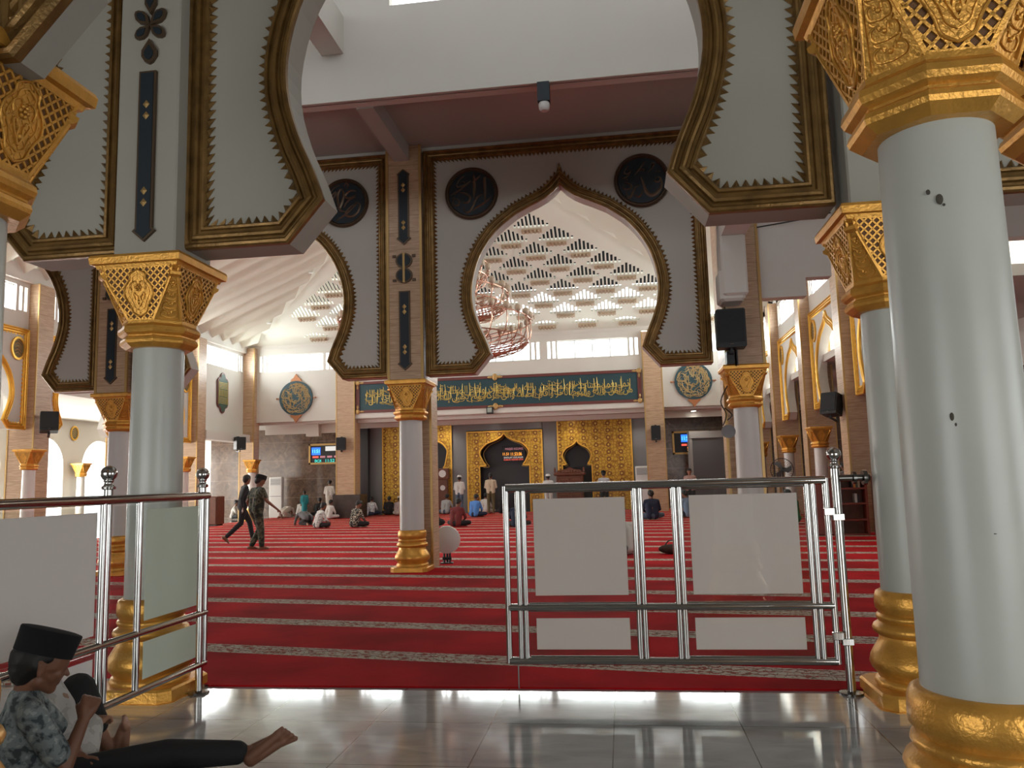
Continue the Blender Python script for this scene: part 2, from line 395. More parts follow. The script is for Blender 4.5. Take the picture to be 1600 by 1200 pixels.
# Arabic presentation forms: isolated code, joins-both flag
AR = {'ا': (0xFE8D, 0), 'ب': (0xFE8F, 1), 'ت': (0xFE95, 1), 'ج': (0xFE9D, 1), 'خ': (0xFEA5, 1), 'د': (0xFEA9, 0), 'ذ': (0xFEAB, 0), 'ر': (0xFEAD, 0), 'ز': (0xFEAF, 0), 'س': (0xFEB1, 1), 'ش': (0xFEB5, 1), 'ص': (0xFEB9, 1),
      'ع': (0xFEC9, 1), 'ف': (0xFED1, 1), 'ق': (0xFED5, 1), 'ك': (0xFED9, 1), 'ل': (0xFEDD, 1), 'م': (0xFEE1, 1), 'ن': (0xFEE5, 1), 'ه': (0xFEE9, 1), 'و': (0xFEED, 0), 'ي': (0xFEF1, 1), 'ى': (0xFEEF, 0), 'ة': (0xFE93, 0), 'ئ': (0xFE89, 1), 'إ': (0xFE87, 0), 'آ': (0xFE81, 0), 'أ': (0xFE83, 0), 'ح': (0xFEA1, 1)}
def shape_ar(t):
    out = []
    for w in t.split(' '):
        o = ''
        for i, c in enumerate(w):
            base, both = AR[c]; prev = i > 0 and AR[w[i - 1]][1]; nxt = both and i < len(w) - 1
            o += chr(base + (3 if prev and nxt else 2 if nxt else 1 if prev else 0))
        out.append(o[::-1])
    return ' '.join(out[::-1])

# ------------------------------------------------------------------ camera
cam = bpy.data.cameras.new('camera'); cam.sensor_width = 36; cam.lens = 36 * 1240 / 1600; cam.clip_end = 300
co = bpy.data.objects.new('camera', cam); COL.objects.link(co); scn.camera = co
def ray(px, py): return V(((px - 800) / 1240, -(py - 600) / 1240, -1))
Yd = ray(972, 746).normalized(); Xd = -ray(-8450, 1006); Xd = (Xd - Xd.dot(Yd) * Yd).normalized(); Zd = Xd.cross(Yd)
co.matrix_world = Matrix.Translation((0, 0, 1.45)) @ Matrix((Xd, Yd, Zd)).to_4x4()

# ------------------------------------------------------------------ grid of the building
AX = (-2.65, 1.12); AY = 2.8
BX = (-3.45, 1.83); BY = 5.55
CX = (-8.85, -3.51, 2.01); CY = 13.1
ARC_MID = -.85
def clipseg(p, q, poly):                                        # clip a segment to a convex polygon
    t0, t1 = 0., 1.; d = (q[0] - p[0], q[1] - p[1]); N = len(poly)
    ar = sum(poly[i][0] * poly[(i + 1) % N][1] - poly[(i + 1) % N][0] * poly[i][1] for i in range(N)); sg = 1 if ar > 0 else -1
    for i in range(N):
        a, c = poly[i], poly[(i + 1) % N]; nx, ny = -(c[1] - a[1]) * sg, (c[0] - a[0]) * sg
        den = nx * d[0] + ny * d[1]; num = nx * (p[0] - a[0]) + ny * (p[1] - a[1])
        if abs(den) < 1e-12:
            if num < 0: return None
            continue
        t = -num / den
        if den > 0: t0 = max(t0, t)
        else: t1 = min(t1, t)
    if t0 >= t1: return None
    return (p[0] + d[0] * t0, p[1] + d[1] * t0), (p[0] + d[0] * t1, p[1] + d[1] * t1)

# ------------------------------------------------------------------ column with carved capital
ZB, ZR, ZC, ZT = 2.52, 2.70, 3.08, 3.17     # shaft top, ring top, bell top, abacus top
def octo(h, c, z): return [(-h + c, -h, z), (h - c, -h, z), (h, -h + c, z), (h, h - c, z), (h - c, h, z), (-h + c, h, z), (-h, h - c, z), (-h, -h + c, z)]
def loft(mb, rings):
    vs = [p for r in rings for p in r]; N = len(rings[0]); fs = []
    for i in range(len(rings) - 1):
        for k in range(N): fs.append((i * N + k, i * N + (k + 1) % N, (i + 1) * N + (k + 1) % N, (i + 1) * N + k))
    fs.append(tuple(range(N - 1, -1, -1))); fs.append(tuple(range((len(rings) - 1) * N, len(rings) * N)))
    mb.add(vs, fs)
def bar2(mb, T, p, q, w, h, dz=0):                                # bar on a 2D panel (u,v) -> T, height outward
    d = V((q[0] - p[0], q[1] - p[1])); L = d.length
    if L < .004: return
    d /= L; n_ = V((-d.y, d.x)) * w / 2
    c = [(p[0] + n_.x, p[1] + n_.y), (p[0] - n_.x, p[1] - n_.y), (q[0] - n_.x, q[1] - n_.y), (q[0] + n_.x, q[1] + n_.y)]
    vs = [T @ V((a, b_, dz)) for a, b_ in c] + [T @ V((a, b_, dz + h)) for a, b_ in c]
    mb.add(vs, [(0, 1, 5, 4), (1, 2, 6, 5), (2, 3, 7, 6), (3, 0, 4, 7), (4, 5, 6, 7), (0, 3, 2, 1)])
def panelT(o, ux, vz):
    ux = V(ux).normalized(); vz = V(vz).normalized(); nn = ux.cross(vz)
    M_ = Matrix((ux, vz, nn)).transposed().to_4x4(); return Matrix.Translation(o) @ M_
def tube2(mb, T, pts, r, seg=5, z=.0, closed=False):
    mb.tube([T @ V((a, b_, z)) for a, b_ in pts], r, seg, closed=closed)
def make_column(name, label, detailed=True, goldm=GOLD, shaftm=SHAFT, rshaft=.180, baseok=True, group=None):
    t = thing(name, label, 'column', group=group)
    # base
    if baseok:
        b_ = MB()
        prof = [(.24, .08), (.262, .085), (.272, .105), (.262, .13), (.245, .14), (.25, .155), (.28, .19), (.293, .225), (.285, .265), (.262, .31), (.24, .345), (.226, .37), (.224, .395), (.238, .405), (.256, .42), (.262, .44), (.252, .462), (.232, .475), (.222, .485), (.228, .495), (.236, .51), (.232, .525), (.218, .535), (.222, .55), (.236, .565), (.238, .60), (.236, .64), (.226, .668), (.205, .68), (.19, .68)]
        b_.lathe(prof, 48); b_.build('base', goldm, t, 50)
        p_ = MB(); loft(p_, [octo(.31, .07, 0), octo(.31, .07, .075), octo(.30, .07, .09)]); p_.build('plinth', goldm, t)
    s_ = MB(); s_.lathe([(rshaft + .012, .66), (rshaft + .012, 1.1), (rshaft + .006, 1.8), (rshaft, 2.54)], 48); s_.build('shaft', shaftm, t, 60)
    # moulding ring (octagonal, two steps)
    r_ = MB()
    def oc(h, z): return octo(h, h * .586, z)
    loft(r_, [oc(.215, ZB - .02), oc(.238, ZB), oc(.252, ZB + .012), oc(.258, ZB + .03), oc(.252, ZB + .05), oc(.240, ZB + .06), oc(.240, ZB + .07), oc(.262, ZB + .085), oc(.272, ZB + .105), oc(.268, ZB + .13), oc(.250, ZB + .145), oc(.243, ZB + .155), oc(.243, ZR)])
    r_.build('neck_moulding', goldm, t)
    # bell
    zb0, zb1, zb2 = ZR - .002, ZC - .075, ZC
    h0, c0, h1, c1, h2, c2 = .232, .136, .292, .045, .305, .02
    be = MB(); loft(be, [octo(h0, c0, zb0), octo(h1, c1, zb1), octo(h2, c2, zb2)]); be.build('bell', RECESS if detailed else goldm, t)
    ab = MB(); loft(ab, [octo(.315, .004, ZC - .005), octo(.325, .004, ZC + .02), octo(.352, .004, ZC + .025), octo(.358, .004, ZT - .02), octo(.35, .004, ZT)]); ab.build('abacus', goldm, t)
    H = zb1 - zb0; sl = math.hypot(H, h1 - h0); H2 = zb2 - zb1
    for k in range(4):
        Rz = Matrix.Rotation(k * PI / 2, 4, 'Z')
        T = Rz @ panelT((0, -h0, zb0), (1, 0, 0), (0, -(h2 - h0), zb2 - zb0)); full = math.hypot(zb2 - zb0, h2 - h0)
        wb, wt = h0 - c0, h2 - c2 - .01; poly = [(-wb, 0), (wb, 0), (wt * .93, full * .78), (wt, full), (-wt, full), (-wt * .93, full * .78)]
        L = MB()
        if detailed:
            st = .052
            for i in range(-22, 23):
                for sgn in (1, -1):
                    x0 = i * st; seg = clipseg((x0 - sgn * 1, -1), (x0 + sgn * 1, 1), poly)
                    if seg: bar2(L, T, seg[0], seg[1], .0105, .0095, -.001)
        for a, c in zip(poly, poly[1:] + poly[:1]): bar2(L, T, a, c, .016, .012, -.001)
        L.build('lattice_panel', goldm, t)
        # medallion
        Mm = MB(); cy = full * .56
        out = smoothpts([(0, full * .07), (.05, full * .14), (.072, full * .28), (.112, full * .47), (.104, full * .62), (.066, full * .76), (.058, full * .87), (0, full * .95)], 4)
        out = out + [(-a, c) for a, c in out[-2:0:-1]]
        plate = [T @ V((a, c, .006)) for a, c in out]; Mm.add(plate, [tuple(range(len(plate)))])
        tube2(Mm, T, out, .0065, 6, .009, True)
        if detailed:
            ins = [(a * .72, cy + (c - cy) * .78) for a, c in out]; tube2(Mm, T, ins, .004, 5, .010, True)
            for q in range(6):
                a = q * PI / 3; c_ = (.021 * math.cos(a), cy + .02 + .021 * math.sin(a))
                Mm.sphere(T @ V((c_[0], c_[1], .009)), .0105, 8, 5)
            Mm.sphere(T @ V((0, cy + .02, .012)), .010, 8, 5)
            for sx in (-1, 1):
                tube2(Mm, T, smoothpts([(sx * .012, cy - .10), (sx * .03, cy - .07), (sx * .045, cy - .03), (sx * .03, cy - .02), (sx * .022, cy - .045)], 4), .006, 5, .010)
                tube2(Mm, T, smoothpts([(0, cy - .12), (sx * .015, cy - .09), (sx * .012, cy - .05), (sx * .03, cy - .035)], 4), .0075, 5, .010)
                tube2(Mm, T, smoothpts([(sx * .055, cy), (sx * .062, cy + .04), (sx * .03, cy + .065), (sx * .012, cy + .055)], 4), .005, 5, .010)
            Mm.sphere(T @ V((0, cy - .085, .010)), .014, 8, 5, (1, 1, 1))
        Mm.build('medallion', goldm, t, 60)
        # corner panel + scroll
        a0 = V((h0 - c0, -h0, zb0)); a1 = V((h0, -h0 + c0, zb0)); b0 = V((h1 - c1, -h1, zb1)); b1 = V((h1, -h1 + c1, zb1))
        mid0 = (a0 + a1) / 2; mid1 = (b0 + b1) / 2; ux = (a1 - a0); Tc = Rz @ panelT(mid0, ux, mid1 - mid0); hh = (mid1 - mid0).length
        w0 = ux.length / 2 * .9; w1 = max((b1 - b0).length / 2, .03); P_ = MB()
        pl = [(-w0, .004), (w0, .004), (w1, hh), (-w1, hh)]
        for a, c in zip(pl, pl[1:] + pl[:1]): bar2(P_, Tc, a, c, .018, .014, -.002)
        if detailed:
            P_.add([Tc @ V((a * .96, c, .0015)) for a, c in pl], [(0, 1, 2, 3)])
            for q in range(4):
                yy = hh * (.16 + .2 * q); w_ = (w0 + (w1 - w0) * (yy / hh)) * .62
                for sx in (-1, 1):
                    tube2(P_, Tc, smoothpts([(0, yy - .03), (sx * w_, yy - .02), (sx * w_ * 1.05, yy + .012), (sx * w_ * .5, yy + .022), (sx * w_ * .35, yy + .004)], 4), .0048, 5, .004)
                P_.sphere(Tc @ V((0, yy, .006)), .009, 8, 5)
                for sx in (-1, 1): tube2(P_, Tc, smoothpts([(sx * w_ * .2, yy + .012), (sx * w_ * .8, yy + .03), (sx * w_ * .9, yy + .042), (sx * w_ * .5, yy + .04)], 3), .0038, 5, .004)
            P_.sphere(Tc @ V((0, hh * .86, .006)), .014, 8, 6, (.8, .8, 1.2))
        P_.build('corner_panel', goldm, t, 60)
        S_ = MB(); d_ = V((1, -1, 0)).normalized()
        cen = V((h1, -h1, zb1 + .010)) - d_ * .026; perp = V((1, 1, 0)).normalized()
        ringp = [(-.02, -.02), (.012, -.022), (.034, -.008), (.04, .012), (.02, .02), (.014, .034), (.034, .05), (.03, .066), (-.02, .066)]
        pts = []
        for s2 in (-.038, .038):
            for a, c in ringp: pts.append(cen + d_ * a + perp * s2 + V((0, 0, c)))
        nR = len(ringp); S_.add([Rz @ p for p in pts], [tuple(range(nR)), tuple(range(2 * nR - 1, nR - 1, -1))] + [(i, (i + 1) % nR, (i + 1) % nR + nR, i + nR) for i in range(nR)])
        S_.build('corner_scroll', goldm, t)
    return t
colA = make_column('column', 'nearest and largest white column at right, its gold capital cut by the photo top', True)
colC = make_column('column', 'white column with gold base standing before the tan pillar at the hall centre', True, GOLD, SHAFTW, .188, group=None)
b_ = MB(); loft(b_, [octo(.33, .07, -.075), octo(.33, .07, .002)]); b_.build('foot_block', GOLD, colA)
reg(None)
colA.location = (AX[1], AY, .075)
dup(colA, (AX[0], AY, .075), label='nearest column at the left edge, its carved gold capital cut by the photo edge')
dup(colA, (1.70, 2.95, .075), label='white column squeezed against the right photo edge, twin behind the nearest column')
dup(colA, (BX[0], BY, 0), label='grey white column with dark gold capital behind the left glass railing')
dup(colA, (BX[1], BY, 0), label='white column with gold base the gate railing is fixed to, behind the nearest right column')
colC.location = (CX[1], CY, 0)
dup(colC, (CX[0], CY, 0), label='slim white column with small capital seen left of the grey column, under the tan pillar')
dup(colC, (CX[2], CY, 0), label='white column under the large black loudspeaker, behind the gate')

for x, y, z, r_, sz in ((-.098, -.158, 2.265, .007, 1.3), (-.070, -.170, 2.235, .012, 1.5), (-.060, -.174, 2.215, .005, 1), (-.09, -.163, 1.535, .009, 1.6), (-.082, -.167, 1.51, .006, 1.2), (-.01, -.186, 1.175, .012, .35), (.012, -.186, 1.17, .010, .3)):
    a = MB(); a.sphere((x, y, z), r_, 10, 6, (1, .45, sz)); a.build('chip_mark', simple('chip_dark', (.07, .06, .045), .8) if 'chip_dark' not in MATS else MATS['chip_dark'], colA)
# ------------------------------------------------------------------ arch wall module
def arch_pts():
    c = smoothpts([(1.25, 3.56), (1.335, 3.80), (1.46, 4.10), (1.545, 4.45), (1.53, 4.82), (1.395, 5.25), (1.12, 5.65), (.76, 5.935)], 3)
    return [(1.525, 3.24)] + c + [(.53, 6.05), (.38, 6.115), (.235, 6.19), (.10, 6.29), (0, 6.40)]
def panel_poly(half, ztop, zs=1., xs=1.):
    ap = [(x * xs, 3.3 + (z - 3.3) * zs) for x, z in arch_pts()]; zb = ap[0][1]
    return [(half, ztop), (-half, ztop), (-half, zb)] + [(-x, z) for x, z in ap] + [(x, z) for x, z in ap[::-1]][1:] + [(half, zb)]
def offset(poly, d):
    N = len(poly); ar = sum(poly[i][0] * poly[(i + 1) % N][1] - poly[(i + 1) % N][0] * poly[i][1] for i in range(N)); sg = 1 if ar > 0 else -1
    out = []
    for i in range(N):
        a = V(poly[i - 1]); b_ = V(poly[i]); c = V(poly[(i + 1) % N])
        d1 = (b_ - a).normalized(); d2 = (c - b_).normalized(); n1 = V((-d1.y, d1.x)) * sg; n2 = V((-d2.y, d2.x)) * sg
        m_ = (n1 + n2); L = m_.length
        m_ = m_ / L if L > 1e-6 else n1; k = 1 / max(.62, m_.dot(n1))
        out.append((b_.x + m_.x * d * k, b_.y + m_.y * d * k))
    return out
def moulding(mb, poly, y, prof, cw=.062, cp=.072, ch=.035, y_out=-1):
    loops = [offset(poly, d) for d, h in prof]; N = len(poly); vs = []; fs = []
    for lp, (d, h) in zip(loops, prof): vs += [(a, y + y_out * h, c) for a, c in lp]
    for i in range(len(prof) - 1):
        for k in range(N): fs.append((i * N + k, i * N + (k + 1) % N, (i + 1) * N + (k + 1) % N, (i + 1) * N + k))
    mb.add(vs, fs)
    if cw:
        lp = offset(poly, prof[-1][0] - .008); lo = offset(poly, prof[-1][0] - .008 + cw)
        for i in range(N):
            a, b_ = V(lp[i]), V(lp[(i + 1) % N]); a2, b2 = V(lo[i]), V(lo[(i + 1) % N]); L = (b_ - a).length; n_ = max(1, round(L / cp))
            for k in range(n_):
                p = a.lerp(b_, k / n_); q = a.lerp(b_, (k + 1) / n_); tip = a2.lerp(b2, (k + .5) / n_); mm = (p + q) / 2
                mb.add([(p.x, y, p.y), (q.x, y, q.y), (tip.x, y + y_out * .006, tip.y), (mm.x, y + y_out * ch, mm.y)], [(0, 3, 2), (3, 1, 2), (0, 1, 3), (0, 2, 1)])
PROF = [(0, 0), (0, .04), (.012, .055), (.03, .06), (.042, .05), (.05, .028), (.068, .028), (.078, .05), (.095, .058), (.112, .05), (.12, .026), (.14, .024), (.148, .042), (.165, .046), (.178, .03), (.182, 0)]
wall_n = [0]
def arch_wall(T, half, ztop, name, zs=1., xs=1., thick=.26, mat=WALL, gold=GOLDD, cw=.062, cp=.072, crown=True):
    poly = panel_poly(half, ztop, zs, xs)
    w = MB(T); w.prism(poly, 0, thick); struct(name, w, mat)
    g = MB(T); moulding(g, poly, -.001, PROF, cw, cp); wall_n[0] += 1
    if crown:
        zt = 3.3 + 3.1 * zs + .25; g.sphere((0, -.03, zt + .03), .026, 8, 6); g.lathe([(.002, .0), (.02, .03), (.018, .05), (.002, .09)], 8, (0, -.03, zt + .04))
    struct('trim_%d' % wall_n[0], g, gold, 35)
def TF(x, y, rz=0): return Matrix.Translation((x, y, 0)) @ Matrix.Rotation(rz, 4, 'Z')
bmid = (BX[0] + BX[1]) / 2
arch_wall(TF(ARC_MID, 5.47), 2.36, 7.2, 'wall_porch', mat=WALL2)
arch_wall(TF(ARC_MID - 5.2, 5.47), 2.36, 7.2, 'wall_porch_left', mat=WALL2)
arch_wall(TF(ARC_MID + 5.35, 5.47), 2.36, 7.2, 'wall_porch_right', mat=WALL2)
arch_wall(TF(ARC_MID + .02, 12.95), 2.36, 7.18, 'wall_hall_front', mat=WALL_DIM)
arch_wall(TF(ARC_MID - 5.33, 12.95), 2.36, 7.18, 'wall_hall_front_left', mat=WALL_DIM)
arch_wall(TF(ARC_MID - 10.7, 12.95), 2.36, 7.18, 'wall_hall_front_far_left', mat=WALL_DIM)
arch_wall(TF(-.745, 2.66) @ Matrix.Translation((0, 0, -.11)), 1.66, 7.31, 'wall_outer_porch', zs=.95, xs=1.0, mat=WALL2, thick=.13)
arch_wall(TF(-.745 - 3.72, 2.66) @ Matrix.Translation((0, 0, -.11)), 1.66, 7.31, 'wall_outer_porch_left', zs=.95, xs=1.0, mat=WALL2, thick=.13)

# piers over the porch columns and hall pillars
def ornament(T, z0, z1, w, label, top='cusp'):
    o = thing('wall_ornament', label, 'wall ornament')
    h = w / 2; zc = (z0 + z1) / 2
    out = [(-h, z0 + h * 1.1), (-h * 1.35, z0 + h * .8), (0, z0 - h * .4), (h * 1.35, z0 + h * .8), (h, z0 + h * 1.1)]
    out += [(h, z1 - h * .9), (h * 1.2, z1 - h * .7), (0, z1 + h * .3), (-h * 1.2, z1 - h * .7), (-h, z1 - h * .9)] if top == 'cusp' else [(h, z1), (-h, z1)]
    a = MB(T); a.prism(out, -.025, .0); a.build('frame', border_m, o)
    inn = offset(out, w * .12); b_ = MB(T); b_.prism(inn, -.030, -.002); b_.build('panel', NAVY, o)
    c = MB(T)
    for zz in (z0 + (z1 - z0) * .24, z0 + (z1 - z0) * .76):
        for dz in (-.045, .045):
            s = w * .2; c.add([(-s, -.031, zz + dz), (0, -.031, zz + dz - s * 1.2), (s, -.031, zz + dz), (0, -.031, zz + dz + s * 1.2), (0, -.043, zz + dz)], [(0, 1, 4), (1, 2, 4), (2, 3, 4), (3, 0, 4)])
    c.build_each('gold_stud', GOLDT, o); return o
border_m = BRONZE
def drops(T, z0, label, s=1.):
    o = thing('wall_ornament', label, 'wall ornament'); a = MB(T); b_ = MB(T)
    def tear(cx, cz, ang, L, w):
        pts = [(0, 0), (w * .5, L * .45), (w * .5, L * .7), (w * .25, L * .93), (0, L), (-w * .25, L * .93), (-w * .5, L * .7), (-w * .5, L * .45)]
        r = [(cx + x * math.cos(ang) - z * math.sin(ang), cz + x * math.sin(ang) + z * math.cos(ang)) for x, z in pts]
        a.prism(r, -.028, 0); m_ = (sum(p[0] for p in r) / 8, sum(p[1] for p in r) / 8)
        b_.prism([(m_[0] + (p[0] - m_[0]) * .6, m_[1] + (p[1] - m_[1]) * .6) for p in r], -.034, -.02)
    if True:
        tear(0, z0 + .22 * s, PI, .20 * s, .12 * s)
        for sx in (-1, 1):
            tear(0, z0 + .33 * s, sx * PI * .72, .15 * s, .085 * s); tear(0, z0 + .33 * s, sx * PI * .25, .17 * s, .09 * s)
        tear(0, z0 + .42 * s, 0, .18 * s, .09 * s)
    a.build_each('leaf', border_m, o, 40); b_.build_each('leaf_inlay', NAVY, o); return o
wn = [0]
def pier(name, x0, x1, y0, y1, z0, z1, mat, gold_edge=True, group=None):
    p = MB(); p.bbox(x0, x1, y0, y1, z0, z1, .012)
    struct(name, p, mat)
    if gold_edge:
        g = MB()
        for x in (x0, x1): g.box(x - .022, x + .022, y0 - .012, y0 + .02, z0, z1)
        wall_n[0] += 1; struct('trim_%d' % wall_n[0], g, GOLDT)
pier('wall_pier_porch_left', BX[0] - .22, BX[0] + .27, 5.28, 5.80, ZT, 7.2, WALL2, False)
pier('wall_pier_porch_right', BX[1] - .26, BX[1] + .26, 5.34, 5.80, ZT, 7.2, WALL2, False)
pier('wall_pier_outer_left', AX[0] - .17, AX[0] + .17, 2.62, 2.95, ZT, 7.2, WALL2, False)
pier('wall_pier_outer_right', AX[1] - .17, AX[1] + .17, 2.62, 2.95, ZT, 7.2, WALL2, False)
ornament(TF(-3.42, 5.28), 3.30, 4.60, .135, 'narrow navy slat ornament on the grey pier above the left porch capital', 'flat')
drops(TF(-3.415, 5.28), 4.64, 'dark teardrop leaf ornament above the navy slat on the grey porch pier', 1.0)
drops(TF(-3.415, 5.28), 5.20, 'second teardrop leaf ornament, at the very top of the grey porch pier', 1.0)
names = ('pillar left of the grey column', 'pillar at the centre', 'pillar')
for i, x in enumerate(CX):
    pier('wall_pier_hall_upper_%d' % i, x - .29, x + .29, 12.79, 13.9, ZT, 7.25, TILE)
    pier('wall_pier_hall_lower_%d' % i, x - .27, x + .27, 13.38, 13.92, 0, ZT, TILE)
    T = TF(x, 12.79)
    if i < 2:
        ornament(T, 5.52, 6.80, .19, 'upper navy slat ornament on the tan ' + names[i])
        ornament(T, 3.36, 4.68, .19, 'lower navy slat ornament on the tan ' + names[i], 'flat')
        o = thing('wall_ornament', 'two dark rosettes split by a gold bar on the ' + names[i], 'wall ornament'); a = MB(T); b_ = MB(T); c = MB(T)
        for zz in (5.21, 4.95):
            a.add([(.145 * math.cos(k * PI / 12), -.0, zz + .13 * math.sin(k * PI / 12)) for k in range(24)] + [(.145 * math.cos(k * PI / 12), -.03, zz + .13 * math.sin(k * PI / 12)) for k in range(24)], [tuple(range(24)), tuple(range(24, 48))] + [(k, (k + 1) % 24, (k + 1) % 24 + 24, k + 24) for k in range(24)])
            b_.add([(.115 * math.cos(k * PI / 12), -.031, zz + .105 * math.sin(k * PI / 12)) for k in range(24)] + [(.115 * math.cos(k * PI / 12), -.038, zz + .105 * math.sin(k * PI / 12)) for k in range(24)], [tuple(range(24)), tuple(range(24, 48))] + [(k, (k + 1) % 24, (k + 1) % 24 + 24, k + 24) for k in range(24)])
            for sx in (-1, 1): a.box(sx * .17 - .03, sx * .17 + .03, -.025, 0, zz - .02 + (.08 if zz > 5.1 else -.08), zz + .02 + (.08 if zz > 5.1 else -.08))
        c.box(-.018, .018, -.05, -.03, 4.82, 5.34); a.build_each('ring', BRONZE, o); b_.build_each('disc', NAVY, o); c.build('gold_bar', GOLDT, o)

# calligraphy medallions
def medallion(T, r, strokes, label, h=.02):
    o = thing('calligraphy_medallion', label, 'medallion')
    a = MB(T); seg = 48
    def ringl(rr, y): return [(rr * math.cos(2 * PI * k / seg), y, rr * math.sin(2 * PI * k / seg)) for k in range(seg)]
    prof = [(r, 0), (r, -.04), (r * .965, -.06), (r * .93, -.04), (r * .91, -.04), (r * .885, -.055), (r * .85, -.03), (r * .85, 0)]
    vs = [p for rr, y in prof for p in ringl(rr, y)]; fs = [(i * seg + k, i * seg + (k + 1) % seg, (i + 1) * seg + (k + 1) % seg, (i + 1) * seg + k) for i in range(len(prof) - 1) for k in range(seg)]
    a.add(vs, fs); a.build('rim', BRONZE, o, 40)
    d_ = MB(T); d_.add(ringl(r * .87, -.02) + ringl(r * .87, 0), [tuple(range(seg)), tuple(range(seg, 2 * seg))] + [(k, (k + 1) % seg, (k + 1) % seg + seg, k + seg) for k in range(seg)]); d_.build('disc', NAVY, o)
    s = MB(T)
    for pts, w in strokes: s.ribbon(smoothpts([(x * r, z * r) for x, z in pts], 5), w * r, h, -.021)
    s.build('calligraphy', BRONZE2, o); return o
BRONZE2 = simple('script_bronze', (.21, .15, .10), .4, .5)
def nrm(cx, cy, rr, L): return [([((x - cx) / rr, (cy - y) / rr) for x, y in p], w / rr) for p, w in L]
IRADA = nrm(675, 600, 575, [([(1000, 290), (965, 300), (970, 540), (965, 790)], 66), ([(730, 185), (745, 420), (720, 700)], 66), ([(880, 205), (790, 290), (690, 360)], 40),
  ([(920, 640), (810, 685), (745, 790), (690, 900), (640, 985), (560, 1015), (505, 960), (495, 890)], 52), ([(1110, 705), (950, 830), (780, 920), (680, 1000)], 46),
  ([(420, 560), (540, 590), (640, 670), (610, 780), (520, 800), (460, 750)], 50), ([(310, 640), (270, 730), (285, 835), (385, 830), (405, 755), (340, 705), (250, 680)], 40),
  ([(530, 200), (430, 270), (355, 390), (390, 440), (510, 400), (530, 340), (450, 330)], 34), ([(570, 400), (400, 520), (210, 620)], 36), ([(670, 320), (520, 430), (300, 600)], 36)])
QUDRA = nrm(650, 630, 570, [([(930, 600), (1000, 585), (1030, 640), (975, 690), (915, 655), (940, 600)], 40), ([(1030, 600), (1055, 720), (1010, 850), (900, 945), (810, 955), (740, 890), (705, 800), (680, 690), (640, 560)], 80),
  ([(940, 470), (975, 450)], 36), ([(1000, 470), (1035, 450)], 36), ([(665, 850), (610, 945), (550, 975), (485, 920)], 44), ([(600, 720), (520, 770), (470, 840), (425, 940), (375, 985), (335, 930), (320, 850)], 48),
  ([(290, 640), (380, 680), (440, 730), (390, 795), (265, 780), (300, 700)], 42), ([(330, 600), (365, 590)], 30), ([(390, 290), (320, 380), (310, 460), (390, 465), (435, 410), (370, 395)], 32), ([(400, 490), (330, 540), (240, 570)], 32),
  ([(745, 215), (620, 370), (500, 515)], 34), ([(610, 440), (660, 390), (710, 400), (690, 460)], 30), ([(840, 340), (875, 280), (920, 300), (850, 400), (770, 495)], 36)])
ILM = nrm(595, 640, 500, [([(850, 415), (730, 395), (640, 450), (620, 515), (710, 545), (850, 485)], 48), ([(835, 530), (720, 570), (640, 640), (590, 740)], 40), ([(830, 640), (900, 670), (920, 730), (870, 850), (770, 920), (660, 910), (625, 840), (740, 720), (870, 650)], 50),
  ([(840, 690), (660, 850), (540, 930), (430, 1000)], 40), ([(520, 340), (460, 460), (470, 640), (490, 740)], 60), ([(545, 340), (585, 460), (550, 620), (500, 740), (540, 800), (620, 820)], 56),
  ([(480, 740), (385, 700), (335, 760), (350, 840), (425, 840), (420, 785), (365, 785)], 36), ([(335, 850), (295, 905), (235, 880)], 34), ([(510, 265), (380, 320), (305, 430), (345, 455), (420, 395), (405, 470), (330, 570), (205, 660)], 36), ([(585, 300), (635, 240), (685, 265), (650, 335)], 36)])
medallion(TF(-2.35, 12.95) @ Matrix.Translation((0, 0, 6.36)), .46, IRADA, 'round navy calligraphy medallion left of the central pointed arch')
medallion(TF(.54, 12.95) @ Matrix.Translation((0, 0, 6.36)), .46, QUDRA, 'round navy calligraphy medallion right of the central pointed arch')
medallion(TF(-4.62, 12.95) @ Matrix.Translation((0, 0, 6.36)), .44, ILM, 'round navy calligraphy medallion left of the tan central pillar')

# ------------------------------------------------------------------ floors
f = MB(); f.box(-24, 12, -6, 5.72, -.1, 0); f.box(-24, 12, 5.72, 40, -.1, .0); struct('floor', f, FLOOR)
cp_ = MB(); cp_.box(-16.4, 8.5, 5.72, 36.5, .0005, .014); tag(cp_.build('carpet', CARPET), 'red prayer carpet with cream floral row stripes covering the hall floor', 'carpet')

# ------------------------------------------------------------------ ceiling and light well between porch and hall
c = MB()
c.box(-18, 10, -1.5, 5.95, 7.2, 7.4)
c.box(-18, 10, 10.7, 13.9, 7.26, 7.46)
c.box(-18, -9, 5.95, 10.7, 7.26, 7.46); c.box(5.2, 10, 5.95, 10.7, 7.26, 7.46)
struct('ceiling', c, CEIL)
def punched(mb, x0, x1, z0, z1, holes, y0, y1):                    # wall slab with rectangular openings
    xs = sorted({x0, x1, *[h[0] for h in holes], *[h[1] for h in holes]})
    for a, b_ in zip(xs, xs[1:]):
        hs = sorted([(h[2], h[3]) for h in holes if h[0] <= a + 1e-6 and h[1] >= b_ - 1e-6]); z = z0
        for h0, h1 in hs:
            if h0 > z + 1e-6: mb.box(a, b_, y0, y1, z, h0)
            z = h1
        if z1 > z + 1e-6: mb.box(a, b_, y0, y1, z, z1)
w = MB(); punched(w, -9, 5.2, 7.0, 9.9, [(-8.6, -6.6, 8.45, 9.3), (-3.1, 1.6, 8.45, 9.3), (2.6, 4.8, 8.45, 9.3)], 10.62, 10.8)
w.box(-9, 5.2, 10.56, 10.64, 7.0, 7.06); struct('wall_light_well_back', w, WALL)
